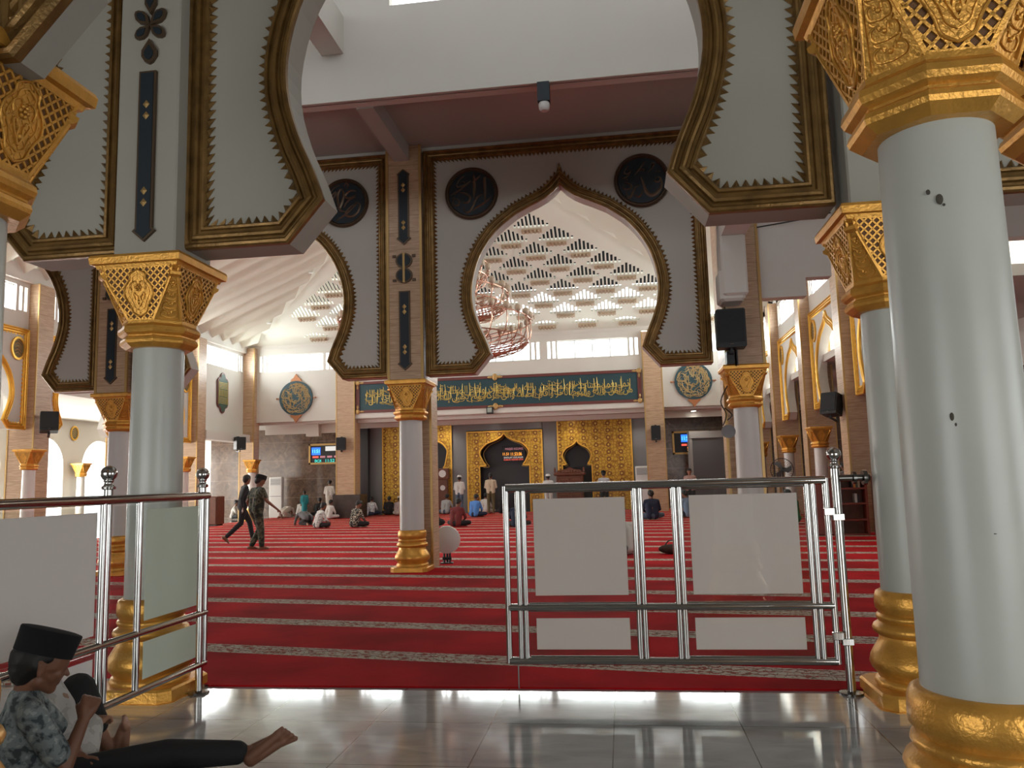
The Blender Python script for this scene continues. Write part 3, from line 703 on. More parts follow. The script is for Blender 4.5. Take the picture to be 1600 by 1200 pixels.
w = MB(); punched(w, -9, 5.2, 7.2, 9.9, [(-8.6, -6.6, 8.2, 9.4), (-5.6, -2.6, 8.2, 9.4), (-1.8, 1.6, 8.2, 9.4), (2.4, 4.8, 8.2, 9.4)], 5.8, 5.95); struct('wall_light_well_front', w, WALL)
w = MB(); w.box(-9.15, -9, 5.8, 10.8, 7.0, 9.9); w.box(5.2, 5.35, 5.8, 10.8, 7.0, 9.9); struct('wall_light_well_side', w, WALL)
w = MB(); w.box(-9.2, 5.4, 5.7, 10.9, 9.9, 10.1); struct('ceiling_light_well', w, WALL)
w = MB(); w.box(-4.14, -3.80, 5.95, 10.62, 7.77, 8.35); w.box(1.9, 2.2, 5.95, 10.62, 7.77, 8.35); struct('ceiling_beam_light_well', w, WALL)
# beams under the ceiling running to the pillars
w = MB(); w.box(CX[1] - .16, CX[1] + .10, 10.8, 12.8, 6.98, 7.28); w.box(CX[0] - .16, CX[0] + .1, 10.8, 12.8, 6.98, 7.28); struct('ceiling_beam', w, CEIL)
w = MB(); w.box(1.68, 2.05, 6.0, 12.78, 5.12, 5.55); w.bbox(1.66, 2.04, 12.25, 12.78, 4.18, 5.14, .03); w.bbox(1.62, 2.0, 12.3, 12.8, 4.1, 4.62, .04); struct('ceiling_beam_right', w, WALL)
# walls and ceiling added out of view around the porch to dim it
w = MB(); w.box(10, 10.2, 5.5, 13.9, 0, 7.4); w.box(10, 10.2, -4, 5.5, 3.6, 7.4); w.box(10, 10.2, -4, -.5, 0, 3.6); struct('wall_added_right', w, WALL2)
w = MB(TF(-3, -4.2)); punched(w, -11, 13, 0, 7.4, [(-7, -.2, 0, 3.1), (5.8, 12.6, 0, 3.1)], 0, .2); struct('wall_added_rear', w, WALL2)
w = MB(TF(-14, 0, PI / 2)); punched(w, -4, 13.9, 0, 7.4, [(6.5, 9.5, 0, 3.0)], 0, .2); struct('wall_added_left', w, WALL2)
w = MB(); w.box(-14, 10, -4.2, -1.5, 7.2, 7.4); struct('ceiling_added_rear', w, CEIL)
# lamp on the ceiling beam
t = thing('spot_lamp', 'black spot lamp bracket hanging under the edge of the white light well wall', 'lamp', (-.86, 10.62, 0))
a = MB(); a.box(-.085, .085, -.09, .06, 6.72, 7.0); a.box(-.03, .03, -.05, .02, 7.0, 7.06); a.build('housing', NAVY, t); a = MB(); a.lathe([(.05, 0), (.075, .03), (.08, .10), (.06, .14)], 20, (0, -.01, 6.60)); a.build('lamp_head', WHITEP, t, 40)

# ------------------------------------------------------------------ nave
NX0, NX1, NY0, NY1, EZ = -16.6, 5.8, 13.9, 34.0, 7.6
# --- back (qibla) wall over the recess
w = MB()
# windows band 6.6..7.42
def clerestory(x0, x1, holes): punched(w, x0, x1, 4.35, 8.1, holes, 34.0, 34.25)
hol = []; wins = []
for c0 in (-11.63 + 2.12, -11.63 + 6.36, -11.63 + 10.6):
    hol.append((c0 - 1.52, c0 + 1.52, 6.62, 7.42)); wins.append((c0 - 1.52, c0 + 1.52))
    for s in (-1, 1):
        for k in (1.66, 1.88): a = c0 + s * k; hol.append((a - .065, a + .065, 6.66, 7.40))
clerestory(-11.63, 1.08, hol)
hl = [(-15.75, -13.15, 6.62, 7.42), (-16.2, -16.07, 6.66, 7.4), (-15.99, -15.86, 6.66, 7.4), (-13.02, -12.88, 6.66, 7.4), (-12.8, -12.66, 6.66, 7.4)]
clerestory(-16.3, -12.46, hl); wins.append((-15.75, -13.15))
hr = [(2.4, 5.2, 6.62, 7.42), (2.0, 2.13, 6.66, 7.4), (2.2, 2.33, 6.66, 7.4)]
clerestory(1.85, 5.5, hr); wins.append((2.4, 5.2))
struct('wall_back', w, WALL)
for i, (a, b_) in enumerate(wins):
    g = MB(); nm = 4
    for k in range(nm + 1): x = a + (b_ - a) * k / nm; g.box(x - .02, x + .02, 34.08, 34.14, 6.62, 7.42)
    g.box(a, b_, 34.08, 34.14, 6.62, 6.66); g.box(a, b_, 34.08, 34.14, 7.38, 7.42); struct('window_%d' % (i + 1), g, WHITEP)
    g = MB(); g.box(a, b_, 34.105, 34.115, 6.62, 7.42); struct('window_%d_glass' % (i + 1), g, GLASS)
pier('wall_pier_back_corner_left', -16.95, -16.3, 33.7, 34.3, 0, 7.75, TILE)
pier('wall_pier_back_left', -12.46, -11.63, 33.8, 34.6, 1.0, 7.6, TILE); pier('wall_pier_back_left_plinth', -12.62, -11.35, 33.72, 34.7, 0, 1.03, simple('dark_marble', (.05, .035, .03), .25, var=.3), False)
pier('wall_pier_back_right', 1.08, 1.85, 33.8, 34.6, 0, 7.6, TILE); pier('wall_pier_back_corner_right', 5.4, 6.1, 33.7, 34.3, 0, 7.6, TILE)
# soffit of the recess + recess walls
w = MB(); w.box(-20, 9, 34.25, 38.2, 4.25, 4.4); w.box(-11.63, 1.08, 33.92, 34.3, 4.38, 4.6); w.box(-11.63, 1.1, 34.3, 34.55, 4.2, 4.3); w.box(-12, 1.4, 35.5, 35.8, 4.05, 4.26); struct('ceiling_recess', w, WALL)
w = MB(); w.box(-20.2, -12.3, 37.2, 37.5, 0, 4.3); w.box(1.25, 9.2, 37.2, 37.5, 0, 4.3); struct('wall_marble_back', w, MARBLE)
w = MB(); w.box(-16.3, -12.5, 34.9, 35.05, 3.85, 4.3); w.box(-14.2, -13.6, 34.6, 35, 3.7, 4.3); w.box(1.85, 5.5, 34.9, 35.05, 3.95, 4.3); struct('ceiling_recess_beam', w, WALL)
NYN = 36.9
w = MB()
w.box(-12.3, -11.9, NYN - .4, NYN + .3, 0, 4.25)
struct('wall_niche_edge', w, DARK)
for i, (a, b_, zz) in enumerate(((-11.9, -11.27, 0), (-7.9, -7.2, 0), (-3.58, -2.92, 0), (.55, 1.3, 0), (-7.2, -3.6, 3.82))):
    w = MB(); w.box(a, b_, NYN - .05, NYN + .25, zz, 4.25); struct('wall_niche_%d' % i, w, MGREY)
w = MB(); w.box(-12.3, 1.3, NYN + 1.6, NYN + 1.8, 0, 4.25)
for x in (-12.3, -7.9, -7.2, -3.6, -2.9, 1.2): w.box(x, x + .1, NYN + .25, NYN + 1.6, 0, 4.25)
struct('wall_niche_back', w, DGREY)
def ogee_hole(cx, half, zs, zsh, zap, hb):                         # keyhole outline: straight jambs hb, shoulders at zs, bulge half, apex zap
    kk = min(1., (zap - zsh) / .88, (zsh - zs) / .5)
    pts = [(cx - hb, 0), (cx - hb, zs), (cx - hb * .74, zs + .02), (cx - half * .86, zs + .18 * kk), (cx - half, zsh - .12 * kk), (cx - half * .97, zsh + .12 * kk), (cx - half * .72, zsh + .40 * kk), (cx - half * .36, zap - .32 * kk), (cx - half * .12, zap - .17 * kk), (cx, zap)]
    return pts, [(2 * cx - x, z) for x, z in pts[::-1]][1:]
def gold_niche(T, x0, x1, z1, cx, half, zs, zsh, zap, hb, label, name='mihrab_surround', solid_right=0):
    o = thing(name, label, 'mihrab surround')
    L, Rr = ogee_hole(cx, half, zs, zsh, zap, hb)
    if hb > 0:
        poly = [(x0, 0)] + L + Rr + [(x1, 0), (x1, z1), (x0, z1)]
    a = MB(T); a.prism(poly, 0, .22); a.build('panel', ORN, o)
    g = MB(T); arcp = smoothpts(L[1:] , 3) + smoothpts(Rr[:-1], 3)
    g.tube([(x, -.02, z) for x, z in arcp], .035, 6)
    g.tube([(L[0][0], -.02, 0), (L[0][0], -.02, zs)], .03, 6); g.tube([(Rr[-1][0], -.02, 0), (Rr[-1][0], -.02, zs)], .03, 6)
    for x in (x0, x1): g.box(x - .03, x + .03, -.04, 0, 0, z1)
    g.box(x0, x1, -.04, 0, z1 - .05, z1); g.build('gold_border', GOLDB, o)
    inn = MB(T); arc2 = [(cx + (x - cx) * .9, .35, z - .05) for x, z in arcp]; inn.tube(arc2, .02, 6); inn.build('inner_border', GOLDT, o)
    return o
TN = TF(0, NYN - .1)
gold_niche(TN, -7.15, -3.62, 3.78, -5.4, 1.15, 2.15, 2.78, 3.66, 1.18, 'central gold mihrab surround, its dark onion arch holding a red text screen')
gold_niche(TN, -2.88, .50, 4.18, -2.02, .66, 2.1, 2.55, 3.22, .68, 'gold patterned panel with a small onion arch behind the carved pulpit, right of the mihrab')
gold_niche(TN, -11.25, -7.92, 4.18, -8.9, .78, 2.1, 2.9, 3.7, .8, 'gold patterned panel with an arch left of the mihrab, mostly hidden by the central pillar')
# dark inside of the niches
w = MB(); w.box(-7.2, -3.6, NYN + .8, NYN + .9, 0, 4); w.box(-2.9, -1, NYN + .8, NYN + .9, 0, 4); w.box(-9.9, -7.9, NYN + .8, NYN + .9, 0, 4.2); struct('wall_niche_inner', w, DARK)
# red text screen
t = thing('led_screen', 'black screen with red and orange letters inside the central mihrab', 'screen', (-5.02, NYN + .45, 2.72))
a = MB(); a.bbox(-.56, .56, -.04, .05, -.36, .36, .01); a.build('housing', BLACK, t)
for txt, x, zz, w_, h_, m_ in (('11.51', -.38, -.02, .28, .13, E_ORG), ('11.53.06', .12, -.03, .52, .15, E_ORG), ('MASJID AGUNG', .02, .2, .84, .13, E_PNK), ('SHOLAT DZUHUR', -.02, -.19, .92, .07, E_WHT), ('SUBUH ASHAR ISYA', -.02, -.29, .92, .08, E_RED)):
    a = MB(); addtext(a, txt, x, zz, -.045, w_, h_, depth=.002); a.build('lettering', m_, t)
# prayer time boards
def timeboard(x0, x1, z0, z1, label, lay):
    cx, cz, W_, H_ = (x0 + x1) / 2, (z0 + z1) / 2, x1 - x0, z1 - z0
    t = thing('prayer_time_board', label, 'digital board', (cx, 37.08, cz)); a = MB(); fr = .09
    a.box(-W_ / 2, W_ / 2, -.06, .05, H_ / 2 - fr, H_ / 2); a.box(-W_ / 2, W_ / 2, -.06, .05, -H_ / 2, -H_ / 2 + fr); a.box(-W_ / 2, -W_ / 2 + fr, -.06, .05, -H_ / 2, H_ / 2); a.box(W_ / 2 - fr, W_ / 2, -.06, .05, -H_ / 2, H_ / 2)
    a.build('frame', GOLDT, t); a = MB(); a.box(-W_ / 2 + fr, W_ / 2 - fr, -.02, .04, -H_ / 2 + fr, H_ / 2 - fr); a.build('screen', BLACK, t)
    for kind, x, zz, w_, h_, m_ in lay:
        a = MB()
        if kind == 'box': a.box(x - w_ / 2, x + w_ / 2, -.026, -.02, zz - h_ / 2, zz + h_ / 2)
        else: addtext(a, kind, x, zz, -.028, w_, h_, depth=.002)
        a.build('display' if kind == 'box' else 'digits', m_, t)
lay = [('box', -.35, .14, .36, .36, E_BLUE), ('11:51', -.35, .14, .28, .16, E_LBL), ('box', .28, .25, .5, .22, E_WHT), ('box', -.37, -.14, .24, .09, E_RED), ('box', -.08, -.14, .2, .09, E_PNK), ('box', .2, -.14, .2, .09, E_PNK), ('box', .46, -.14, .16, .09, E_PNK), ('04:24', -.27, -.33, .26, .15, E_CYAN), ('11:52', .22, -.33, .36, .15, E_CYAN)]
timeboard(-15.05, -13.25, 2.48, 3.48, 'digital prayer time board on brown marble, left of the pillar with a loudspeaker', [(k, x * 1.25 - .1, z, w_ * 1.25, h_, m_) for k, x, z, w_, h_, m_ in lay])
timeboard(2.35, 4.0, 2.42, 3.48, 'digital prayer time board on brown marble to the right, half covered by the grey booth', [('box', -.22, .2, .42, .34, E_BLUE), ('11:51', -.22, .2, .34, .2, E_LBL), ('box', -.30, -.1, .24, .09, E_RED), ('box', .02, -.1, .2, .09, E_PNK), ('SUBUH', .08, -.28, .5, .17, E_ORG)])
# grey booth
t = thing('partition_booth', 'tall grey partition booth standing beside the right prayer time board', 'booth', (3.45, 35.2, 0))
a = MB(); a.box(-.42, 1.1, .0, .9, 0, 3.1); a.build('body', DGREY, t); a = MB(); a.box(-.5, -.38, -.04, .94, 0, 3.35); a.box(-.5, 1.15, -.06, 0, 3.05, 3.35); a.build('frame', simple('frame_grey', (.32, .31, .30), .5), t)
# pulpit (minbar)
t = thing('pulpit', 'carved dark wooden pulpit in front of the small gold arch', 'pulpit', (-2.3, 35.9, 0))
a = MB(); a.bbox(-.62, .58, -.3, .35, 0, 1.62, .03); a.build('body', CARVED, t)
a = MB(); a.bbox(-.72, .68, -.4, .42, 1.6, 1.74, .03); a.lathe([(.01, 0), (.06, .03), (.04, .1), (.05, .15), (.01, .24)], 12, (-.66, -.3, 1.74)); a.lathe([(.01, 0), (.06, .03), (.04, .1), (.05, .15), (.01, .24)], 12, (.62, -.3, 1.74)); a.build('cornice', CARVED, t)
a = MB(); a.prism([(-.62, 1.74), (-.5, 1.84), (-.2, 1.88), (0, 1.98), (.2, 1.88), (.5, 1.84), (.58, 1.74)], -.36, -.30); a.build('crest', CARVED, t)
a = MB()
for x0, x1 in ((-.5, -.05), (.0, .46)):
    for z0, z1 in ((.2, .8), (.9, 1.45)): a.box(x0, x1, -.33, -.3, z0, z0 + .04); a.box(x0, x1, -.33, -.3, z1 - .04, z1); a.box(x0, x0 + .04, -.33, -.3, z0, z1); a.box(x1 - .04, x1, -.33, -.3, z0, z1)
a.build_each('carved_panel', simple('lighter_carving', (.20, .07, .03), .5), t)
a = MB()
for k in range(9): a.lathe([(.02, 0), (.035, .03), (.02, .08)], 8, (-.55 + k * .13, -.36, 1.74))
a.build('finial_row', CARVED, t)
# grandfather clock left of the mihrab
t = thing('grandfather_clock', 'tall dark wooden clock with round white faces beside the tan central pillar', 'clock', (-8.25, 36.45, 0))
a = MB(); a.bbox(-.22, .22, -.15, .15, 0, 1.6, .02); a.bbox(-.27, .27, -.18, .18, 1.58, 2.1, .03); a.build('case', CARVED, t)
a = MB(); a.add([(.17 * math.cos(k * PI / 12), -.19, 1.85 + .17 * math.sin(k * PI / 12)) for k in range(24)], [tuple(range(24))]); a.build('dial', WHITEP, t)
a = MB(); a.add([(.12 * math.cos(k * PI / 12), -.17, 1.2 + .12 * math.sin(k * PI / 12)) for k in range(24)], [tuple(range(24))]); a.build('pendulum', SHAFTW, t)

# banner
t = thing('calligraphy_banner', 'long dark teal calligraphy banner in gold script high on the back wall', 'banner', (-5.3, 33.97, 5.30))
HWb, HH = 6.20, .64
a = MB(); a.box(-HWb, HWb, -.05, .02, -HH, HH); a.build('board', TEAL, t)
a = MB()
for s in (-1, 1): a.box(-HWb - .05, HWb + .05, -.09, .02, s * HH - .06, s * HH + .06); a.box(s * HWb - .08, s * HWb + .08, -.09, .02, -HH, HH)
a.build('border', MAROON, t)
a = MB()
for sx in (-1, 1):
    for sz in (-1, 1): a.sphere((sx * HWb, -.1, sz * HH), .11, 10, 6, (1, .4, 1)); a.sphere((sx * (HWb - .2), -.1, sz * HH), .06, 8, 5, (1.6, .4, .7)); a.sphere((sx * HWb, -.1, sz * (HH - .2)), .06, 8, 5, (.7, .4, 1.6))
for sz in (-1, 1): a.sphere((0, -.1, sz * HH), .12, 10, 6, (1, .4, 1.3)); a.sphere((.2, -.1, sz * HH), .09, 8, 5, (1.5, .4, .6)); a.sphere((-.2, -.1, sz * HH), .09, 8, 5, (1.5, .4, .6))
a.build_each('corner_rosette', GOLDT, t)
a = MB()
vsr = 'إنما يعمر مساجد الله من آمن بالله واليوم الآخر وأقام الصلاة وآتى الزكاة ولم يخش إلا الله'
try:
    addtext(a, shape_ar(vsr), 0, .12, -.056, 2 * HWb - .7, .62, depth=.012); addtext(a, shape_ar(vsr[20:] + ' ' + vsr[:19]), .1, -.16, -.058, 2 * HWb - .8, .55, depth=.012)
except Exception as ex: print('arabic', ex)
for k in range(46):
    x = -HWb + .45 + k * (2 * HWb - .9) / 45 + R.uniform(-.08, .08); z0 = R.uniform(-.34, -.15); z1 = z0 + R.uniform(.45, .72)
    a.ribbon(smoothpts([(x, min(z1, .44)), (x + R.uniform(-.03, .03), 0), (x - R.uniform(0, .1), z0)], 3), .035, .014, -.06)
for k in range(90):
    x = R.uniform(-HWb + .5, HWb - .5); z0 = R.uniform(-.38, .3); s = R.uniform(.1, .2)
    a.ribbon(smoothpts([(x + s, z0 + s * .6), (x + s * 1.1, z0), (x + s * .3, z0 - s * .3), (x - s, z0), (x - s * 1.2, z0 + s * .5)], 3), .028, .012, -.06)
a.build('script', SCRIPT, t)
# spotlight below banner
t = thing('wall_spotlight', 'small square floodlight fixed under the middle of the calligraphy banner', 'lamp', (-5.55, 33.9, 4.50)); a = MB(); a.box(-.14, .14, -.12, .05, -.16, .14); a.box(-.03, .03, 0, .08, .14, .24); a.build('housing', BLACK, t); a = MB(); a.box(-.1, .1, -.13, -.118, -.1, .1); a.build('lens', simple('lens_grey', (.35, .4, .35), .2), t)
# round plaques
def plaque(T, r, label):
    o = thing('calligraphy_plaque', label, 'plaque'); seg = 40; a = MB(T)
    a.add([(r * math.cos(2 * PI * k / seg), y, r * math.sin(2 * PI * k / seg)) for y in (0, -.07) for k in range(seg)], [tuple(range(seg)), tuple(range(seg, 2 * seg))] + [(k, (k + 1) % seg, (k + 1) % seg + seg, k + seg) for k in range(seg)]); a.build_each('disc', TEAL, o)
    a = MB(T)
    for s in (-1, 1):
        a.prism([(-.26 * r / .76, s * r * .96), (-.22, s * r * 1.1), (-.12, s * r * 1.18), (0, s * (r * 1.42)), (.12, s * r * 1.18), (.22, s * r * 1.1), (.26 * r / .76, s * r * .96)], -.06, 0)
        a.box(s * r * 1.02 - .1, s * r * 1.02 + .1, -.04, -.01, -.02, .02); a.sphere((s * (r + .13), -.03, 0), .04, 8, 5)
    a.build_each('crown_ornament', simple('terracotta_gold', (.42, .17, .07), .45, .3) if 'terracotta_gold' not in MATS else MATS['terracotta_gold'], o)
    a = MB(T); rr = random.Random(3)
    for k in range(150):
        ang = rr.uniform(0, 2 * PI); q = r * .88 * math.sqrt(rr.uniform(.02, 1)); L = rr.uniform(.08, .2) * r / .76; tdir = ang + (PI / 2 if k % 3 else 0) + rr.uniform(-.4, .4)
        x, z = q * math.cos(ang), q * math.sin(ang); c_, s_ = math.cos(tdir), math.sin(tdir); bend = rr.uniform(-.5, .5) * L
        pts = [(x - c_ * L, z - s_ * L), (x - s_ * bend, z + c_ * bend), (x + c_ * L, z + s_ * L)]
        pts = [(px_, pz) if math.hypot(px_, pz) < r * .9 else (px_ * r * .9 / math.hypot(px_, pz), pz * r * .9 / math.hypot(px_, pz)) for px_, pz in pts]
        a.ribbon(smoothpts(pts, 3), .032 * r / .76, .014, -.071)
    a.build('script', simple('pale_gold_script', (.50, .36, .17), .4, .4) if 'pale_gold_script' not in MATS else MATS['pale_gold_script'], o); return o
plaque(TF(-14.4, 33.98) @ Matrix.Translation((0, 0, 5.4)), .78, 'round teal calligraphy plaque with pointed crown ornaments on the white wall far left')
plaque(TF(3.15, 33.98) @ Matrix.Translation((0, 0, 5.4)), .78, 'round teal calligraphy plaque half hidden by the right pillar with the big loudspeaker')

# --- side walls of the nave
PL = (34.0, 29.6, 25.2, 20.8, 16.4); PR = (34.0, 29.3, 24.6, 20.4, 16.2)
def nave_side(X, ys, face, tagname):                               # face=+1: interior towards +x (left wall)
    rz = PI / 2 if face > 0 else -PI / 2
    for i in range(1, len(ys)):
        y = ys[i]; hw = .33
        pier('wall_pier_%s_%d' % (tagname, i), X - .4, X + .4, y - hw, y + hw, 0, 7.5, TILE)
    for i in range(len(ys) - 1):
        yc = (ys[i] + ys[i + 1]) / 2; half = abs(ys[i] - ys[i + 1]) / 2 - .3; T = TF(X + face * .1, yc, rz)
        if i > 0 or face < 0:
            arch_wall(T, half, 6.15, 'wall_%s_%d' % (tagname, i), zs=.75, xs=.80, thick=.25, gold=GOLDB, cw=.05, cp=.12, crown=False)
            for s in (-1, 1):
                medallion_small(T @ Matrix.Translation((s * (half - .42), 0, 5.55)), .26, 'small oval gold medallion on the white arch panels of the %s side wall' % tagname, 'medallions of the %s side wall' % tagname)
        else:
            w = MB(T); w.box(-half, half, 0, .25, 3.6, 6.15); w.box(-half, half, -.35, .25, 3.45, 3.8); struct('wall_%s_%d' % (tagname, i), w, WALL)
        w = MB(T); punched(w, -half, half, 6.15, 7.9, [(-half + .55, half - .55, 6.62, 7.38), (-half + .12, -half + .24, 6.66, 7.36), (-half + .32, -half + .44, 6.66, 7.36), (half - .24, half - .12, 6.66, 7.36), (half - .44, half - .32, 6.66, 7.36)], 0, .25)
        struct('wall_%s_upper_%d' % (tagname, i), w, WALL)
        g = MB(T); a, b_ = -half + .55, half - .55
        for k in range(4): x = a + (b_ - a) * k / 3; g.box(x - .02, x + .02, .1, .15, 6.62, 7.38)
        g.box(a, b_, .1, .15, 6.62, 6.65); g.box(a, b_, .1, .15, 7.35, 7.38); struct('window_%s_%d' % (tagname, i), g, WHITEP)
def medallion_small(T, r, label, group=None):
    o = thing('wall_medallion', label, 'medallion', group=group); a = MB(T); seg = 24
    a.add([(rr * math.cos(2 * PI * k / seg), y, rr * 1.3 * math.sin(2 * PI * k / seg)) for rr, y in ((r, 0), (r, -.05), (r * .8, -.05), (r * .8, -.02)) for k in range(seg)], [(i * seg + k, i * seg + (k + 1) % seg, (i + 1) * seg + (k + 1) % seg, (i + 1) * seg + k) for i in range(3) for k in range(seg)] ); a.build('rim', GOLDB, o, 40)
    a = MB(T); a.add([(r * .85 * math.cos(2 * PI * k / seg), -.025, r * 1.1 * math.sin(2 * PI * k / seg)) for k in range(seg)], [tuple(range(seg))]); a.build_each('disc', simple('olive_disc', (.16, .13, .05), .5) if 'olive_disc' not in MATS else MATS['olive_disc'], o)
    a = MB(T)
    for k in range(5): a.ribbon(smoothpts([(-r * .5, (k - 2) * r * .35), (0, (k - 2) * r * .35 + .06), (r * .5, (k - 2) * r * .35 - .02)], 3), .03, .01, -.026)
    a.build('script', GOLDT, o)
nave_side(-16.9, PL, 1, 'left'); nave_side(5.85, PR, -1, 'right')
# oval plaque on the left wall near the corner
o = thing('calligraphy_plaque', 'tall green plaque with scalloped ends and square gold script on the left side wall', 'plaque'); T = TF(-16.78, 31.75, PI / 2) @ Matrix.Translation((0, 0, 5.5))
hexp = [(-.46, -.5), (-.46, .5), (-.36, .62), (-.22, .66), (-.14, .82), (0, .88), (.14, .82), (.22, .66), (.36, .62), (.46, .5), (.46, -.5), (.36, -.62), (.22, -.66), (.14, -.82), (0, -.88), (-.14, -.82), (-.22, -.66), (-.36, -.62)]
a = MB(T); a.prism(hexp, -.04, 0); a.build('border', MAROON, o); a = MB(T); a.prism([(x * .88, z * .93) for x, z in hexp], -.05, -.01); a.build('board', simple('deep_green', (.02, .07, .05), .5), o)
a = MB(T)
for k in range(5): a.box(-.34, .34, -.062, -.05, .18 + k * .06, .20 + k * .06); a.box(-.34, .34, -.062, -.05, -.22 - k * .06, -.20 - k * .06)
for k in range(7): a.box(-.33 + k * .1, -.30 + k * .1, -.062, -.05, -.16, .14)
for s in (-1, 1): a.box(s * .38 - .01, s * .38 + .01, -.06, -.05, -.5, .5)
a.build('script', SCRIPT, o)
# right-hand and left-hand arcade columns (smaller)
colS = dup(colC, (5.35, 22.5, 0), 0, 'small column with bright gold capital on the right side wall, nearest of the three', None, (.84, .84, .84))
dup(colC, (5.45, 27.1, 0), 0, 'small column with gold capital on the right side wall, right of the standing fan', None, (.84,) * 3)
dup(colC, (5.4, 32.0, 0), 0, 'small column with gold capital on the right side wall, left of the standing fan, farthest', None, (.84,) * 3)
dup(colC, (-16.1, 33.2, 0), 0, 'small white column with gold capital in front of the tan corner pillar at far left', None, (.84,) * 3)
dup(colC, (-16.2, 27.9, 0), 0, 'small column with gold capital against the left side wall, right of the grey column', None, (.84,) * 3)
dup(colC, (-16.2, 20.0, 0), 0, 'small column with gold capital at far left beside the tan pillar with a loudspeaker', None, (.84,) * 3)

# outer aisles: right marble wall, left bright arcade
w = MB(); w.box(8.6, 8.8, 13.9, 38, 0, 3.6); struct('wall_aisle_right_marble', w, MARBLE)
w = MB(); w.box(8.6, 8.8, 13.9, 38, 3.6, 7.4); w.box(5.9, 8.8, 13.9, 38, 4.6, 4.8); w.box(9, 9.2, 34, 38, 0, 4.4); struct('wall_aisle_right', w, WALL)
w = MB(); w.box(-23.4, -17.2, 13.9, 38.2, 4.5, 4.7); struct('ceiling_aisle_left', w, WALL)
w = MB(); w.box(-23, -20.1, 37.3, 37.6, 0, 4.5); w.box(-22.8, -17.2, 13.5, 13.8, 0, 4.5); struct('wall_aisle_left_end', w, WALL)
for i in range(6):
    yc = 15.6 + i * 3.4; hw = 1.7; T = TF(-23, yc, PI / 2); r = 1.12
    poly = [(hw, 0), (hw, 4.6), (-hw, 4.6), (-hw, 0), (-r, 0), (-r, 2.55)] + [(-r * math.cos(k * PI / 14), 2.55 + r * 1.02 * math.sin(k * PI / 14)) for k in range(1, 14)] + [(r, 2.55), (r, 0)]
    w = MB(T); w.prism(poly, 0, .3); struct('wall_arcade_%d' % i, w, WALL)
    if i: dup(colC, (-22.6, yc - 1.7, 0), 0, 'slim arcade column with sunlit gold capital in the bright outer arcade at left', 'columns of the bright outer arcade', (.84,) * 3)
    medallion_small(T @ Matrix.Translation((hw - .02, -.02, 3.95)), .24, 'small round medallion between the bright outer arches at far left', 'medallions between the outer arches')
w = MB(); w.box(-22.9, -22.5, 13.9, 38, 3.95 + .45, 4.5)
# distance: an outdoor terrace with a second arcade
w = MB(); w.box(-34, -23.3, 8, 42, -.2, -.05); struct('floor_terrace', w, simple('terrace_paving', (.55, .53, .50), .8))
for i in range(4): dup(colC, (-27.5, 23.5 + i * 2.9, 0), 0, 'sunlit column with yellow gold capital out on the terrace beyond the arches', 'columns out on the terrace', (.84,) * 3)

# ------------------------------------------------------------------ nave roof (pyramid)
AP = V((-5.35, 23.5, 13.0)); EZR = 7.85
x0, x1, y0, y1 = NX0 - .2, NX1 + .1, 13.0, NY1 + .1
# far face with groups of slots: local plane u (x), s (up the slope)
base = V((AP.x, y1, EZR)); up = (AP - base); SL = up.length; upn = up.normalized(); HWf = (x1 - x0) / 2; Tf = Matrix((V((1, 0, 0)), upn, V((1, 0, 0)).cross(upn))).transposed().to_4x4(); Tf = Matrix.Translation(base) @ Tf
slots = []; boxes = []; DU, DS = 1.72, 0.745; NR = int(SL / (DS)) + 1
row = 0; s0 = .55
groups = []
while s0 < SL - .8:
    off = 0 if row % 2 else DU / 2; hw = HWf * (1 - (s0 + .6) / SL) - .35
    k = -9
    while k <= 9:
        u = k * DU + off - .15
        if abs(u) + .55 < hw: groups.append((u, s0, row))
        k += 1
    s0 += DS; row += 1
def slotrects(u, s, row):
    out = []; hs = (.18, .36, .50, .62, .74, .62, .50, .36, .18) if row else (.10, .18, .24, .28, .28, .24, .18, .10, 0)
    for i, h in enumerate(hs):
        if h <= 0: continue
        uu = u + (i - 4) * .15
        out.append((uu - .046, uu + .046, s + .05, s + .05 + h * .95))
    return out
# build face as punched strips in u
allr = []; 
for u, s, rw in groups: allr += slotrects(u, s, rw)
def facepunch():
    mb = MB(Tf); edges = sorted({round(v, 4) for r in allr for v in r[:2]} | {-HWf, HWf, 0.})
    for a, b_ in zip(edges, edges[1:]):
        if b_ - a < 1e-4: continue
        top = lambda u: SL * (1 - abs(u) / HWf)
        hs = sorted([(r[2], r[3]) for r in allr if r[0] <= a + 1e-3 and r[1] >= b_ - 1e-3]); z = 0; ok = []
        def quad(z0, za, zb, zt0, zt1): pass
        for h0, h1 in hs + [(None, None)]:
            if h0 is None: ta, tb = top(a), top(b_)
            else: ta = tb = h0
            if max(ta, tb) > z:
                mb.add([(a, z, -.06), (b_, z, -.06), (b_, max(tb, z), -.06), (a, max(ta, z), -.06), (a, z, .04), (b_, z, .04), (b_, max(tb, z), .04), (a, max(ta, z), .04)], [(0, 1, 2, 3), (7, 6, 5, 4), (0, 4, 5, 1), (1, 5, 6, 2), (2, 6, 7, 3), (3, 7, 4, 0)])
            if h0 is not None: z = h1
    return mb
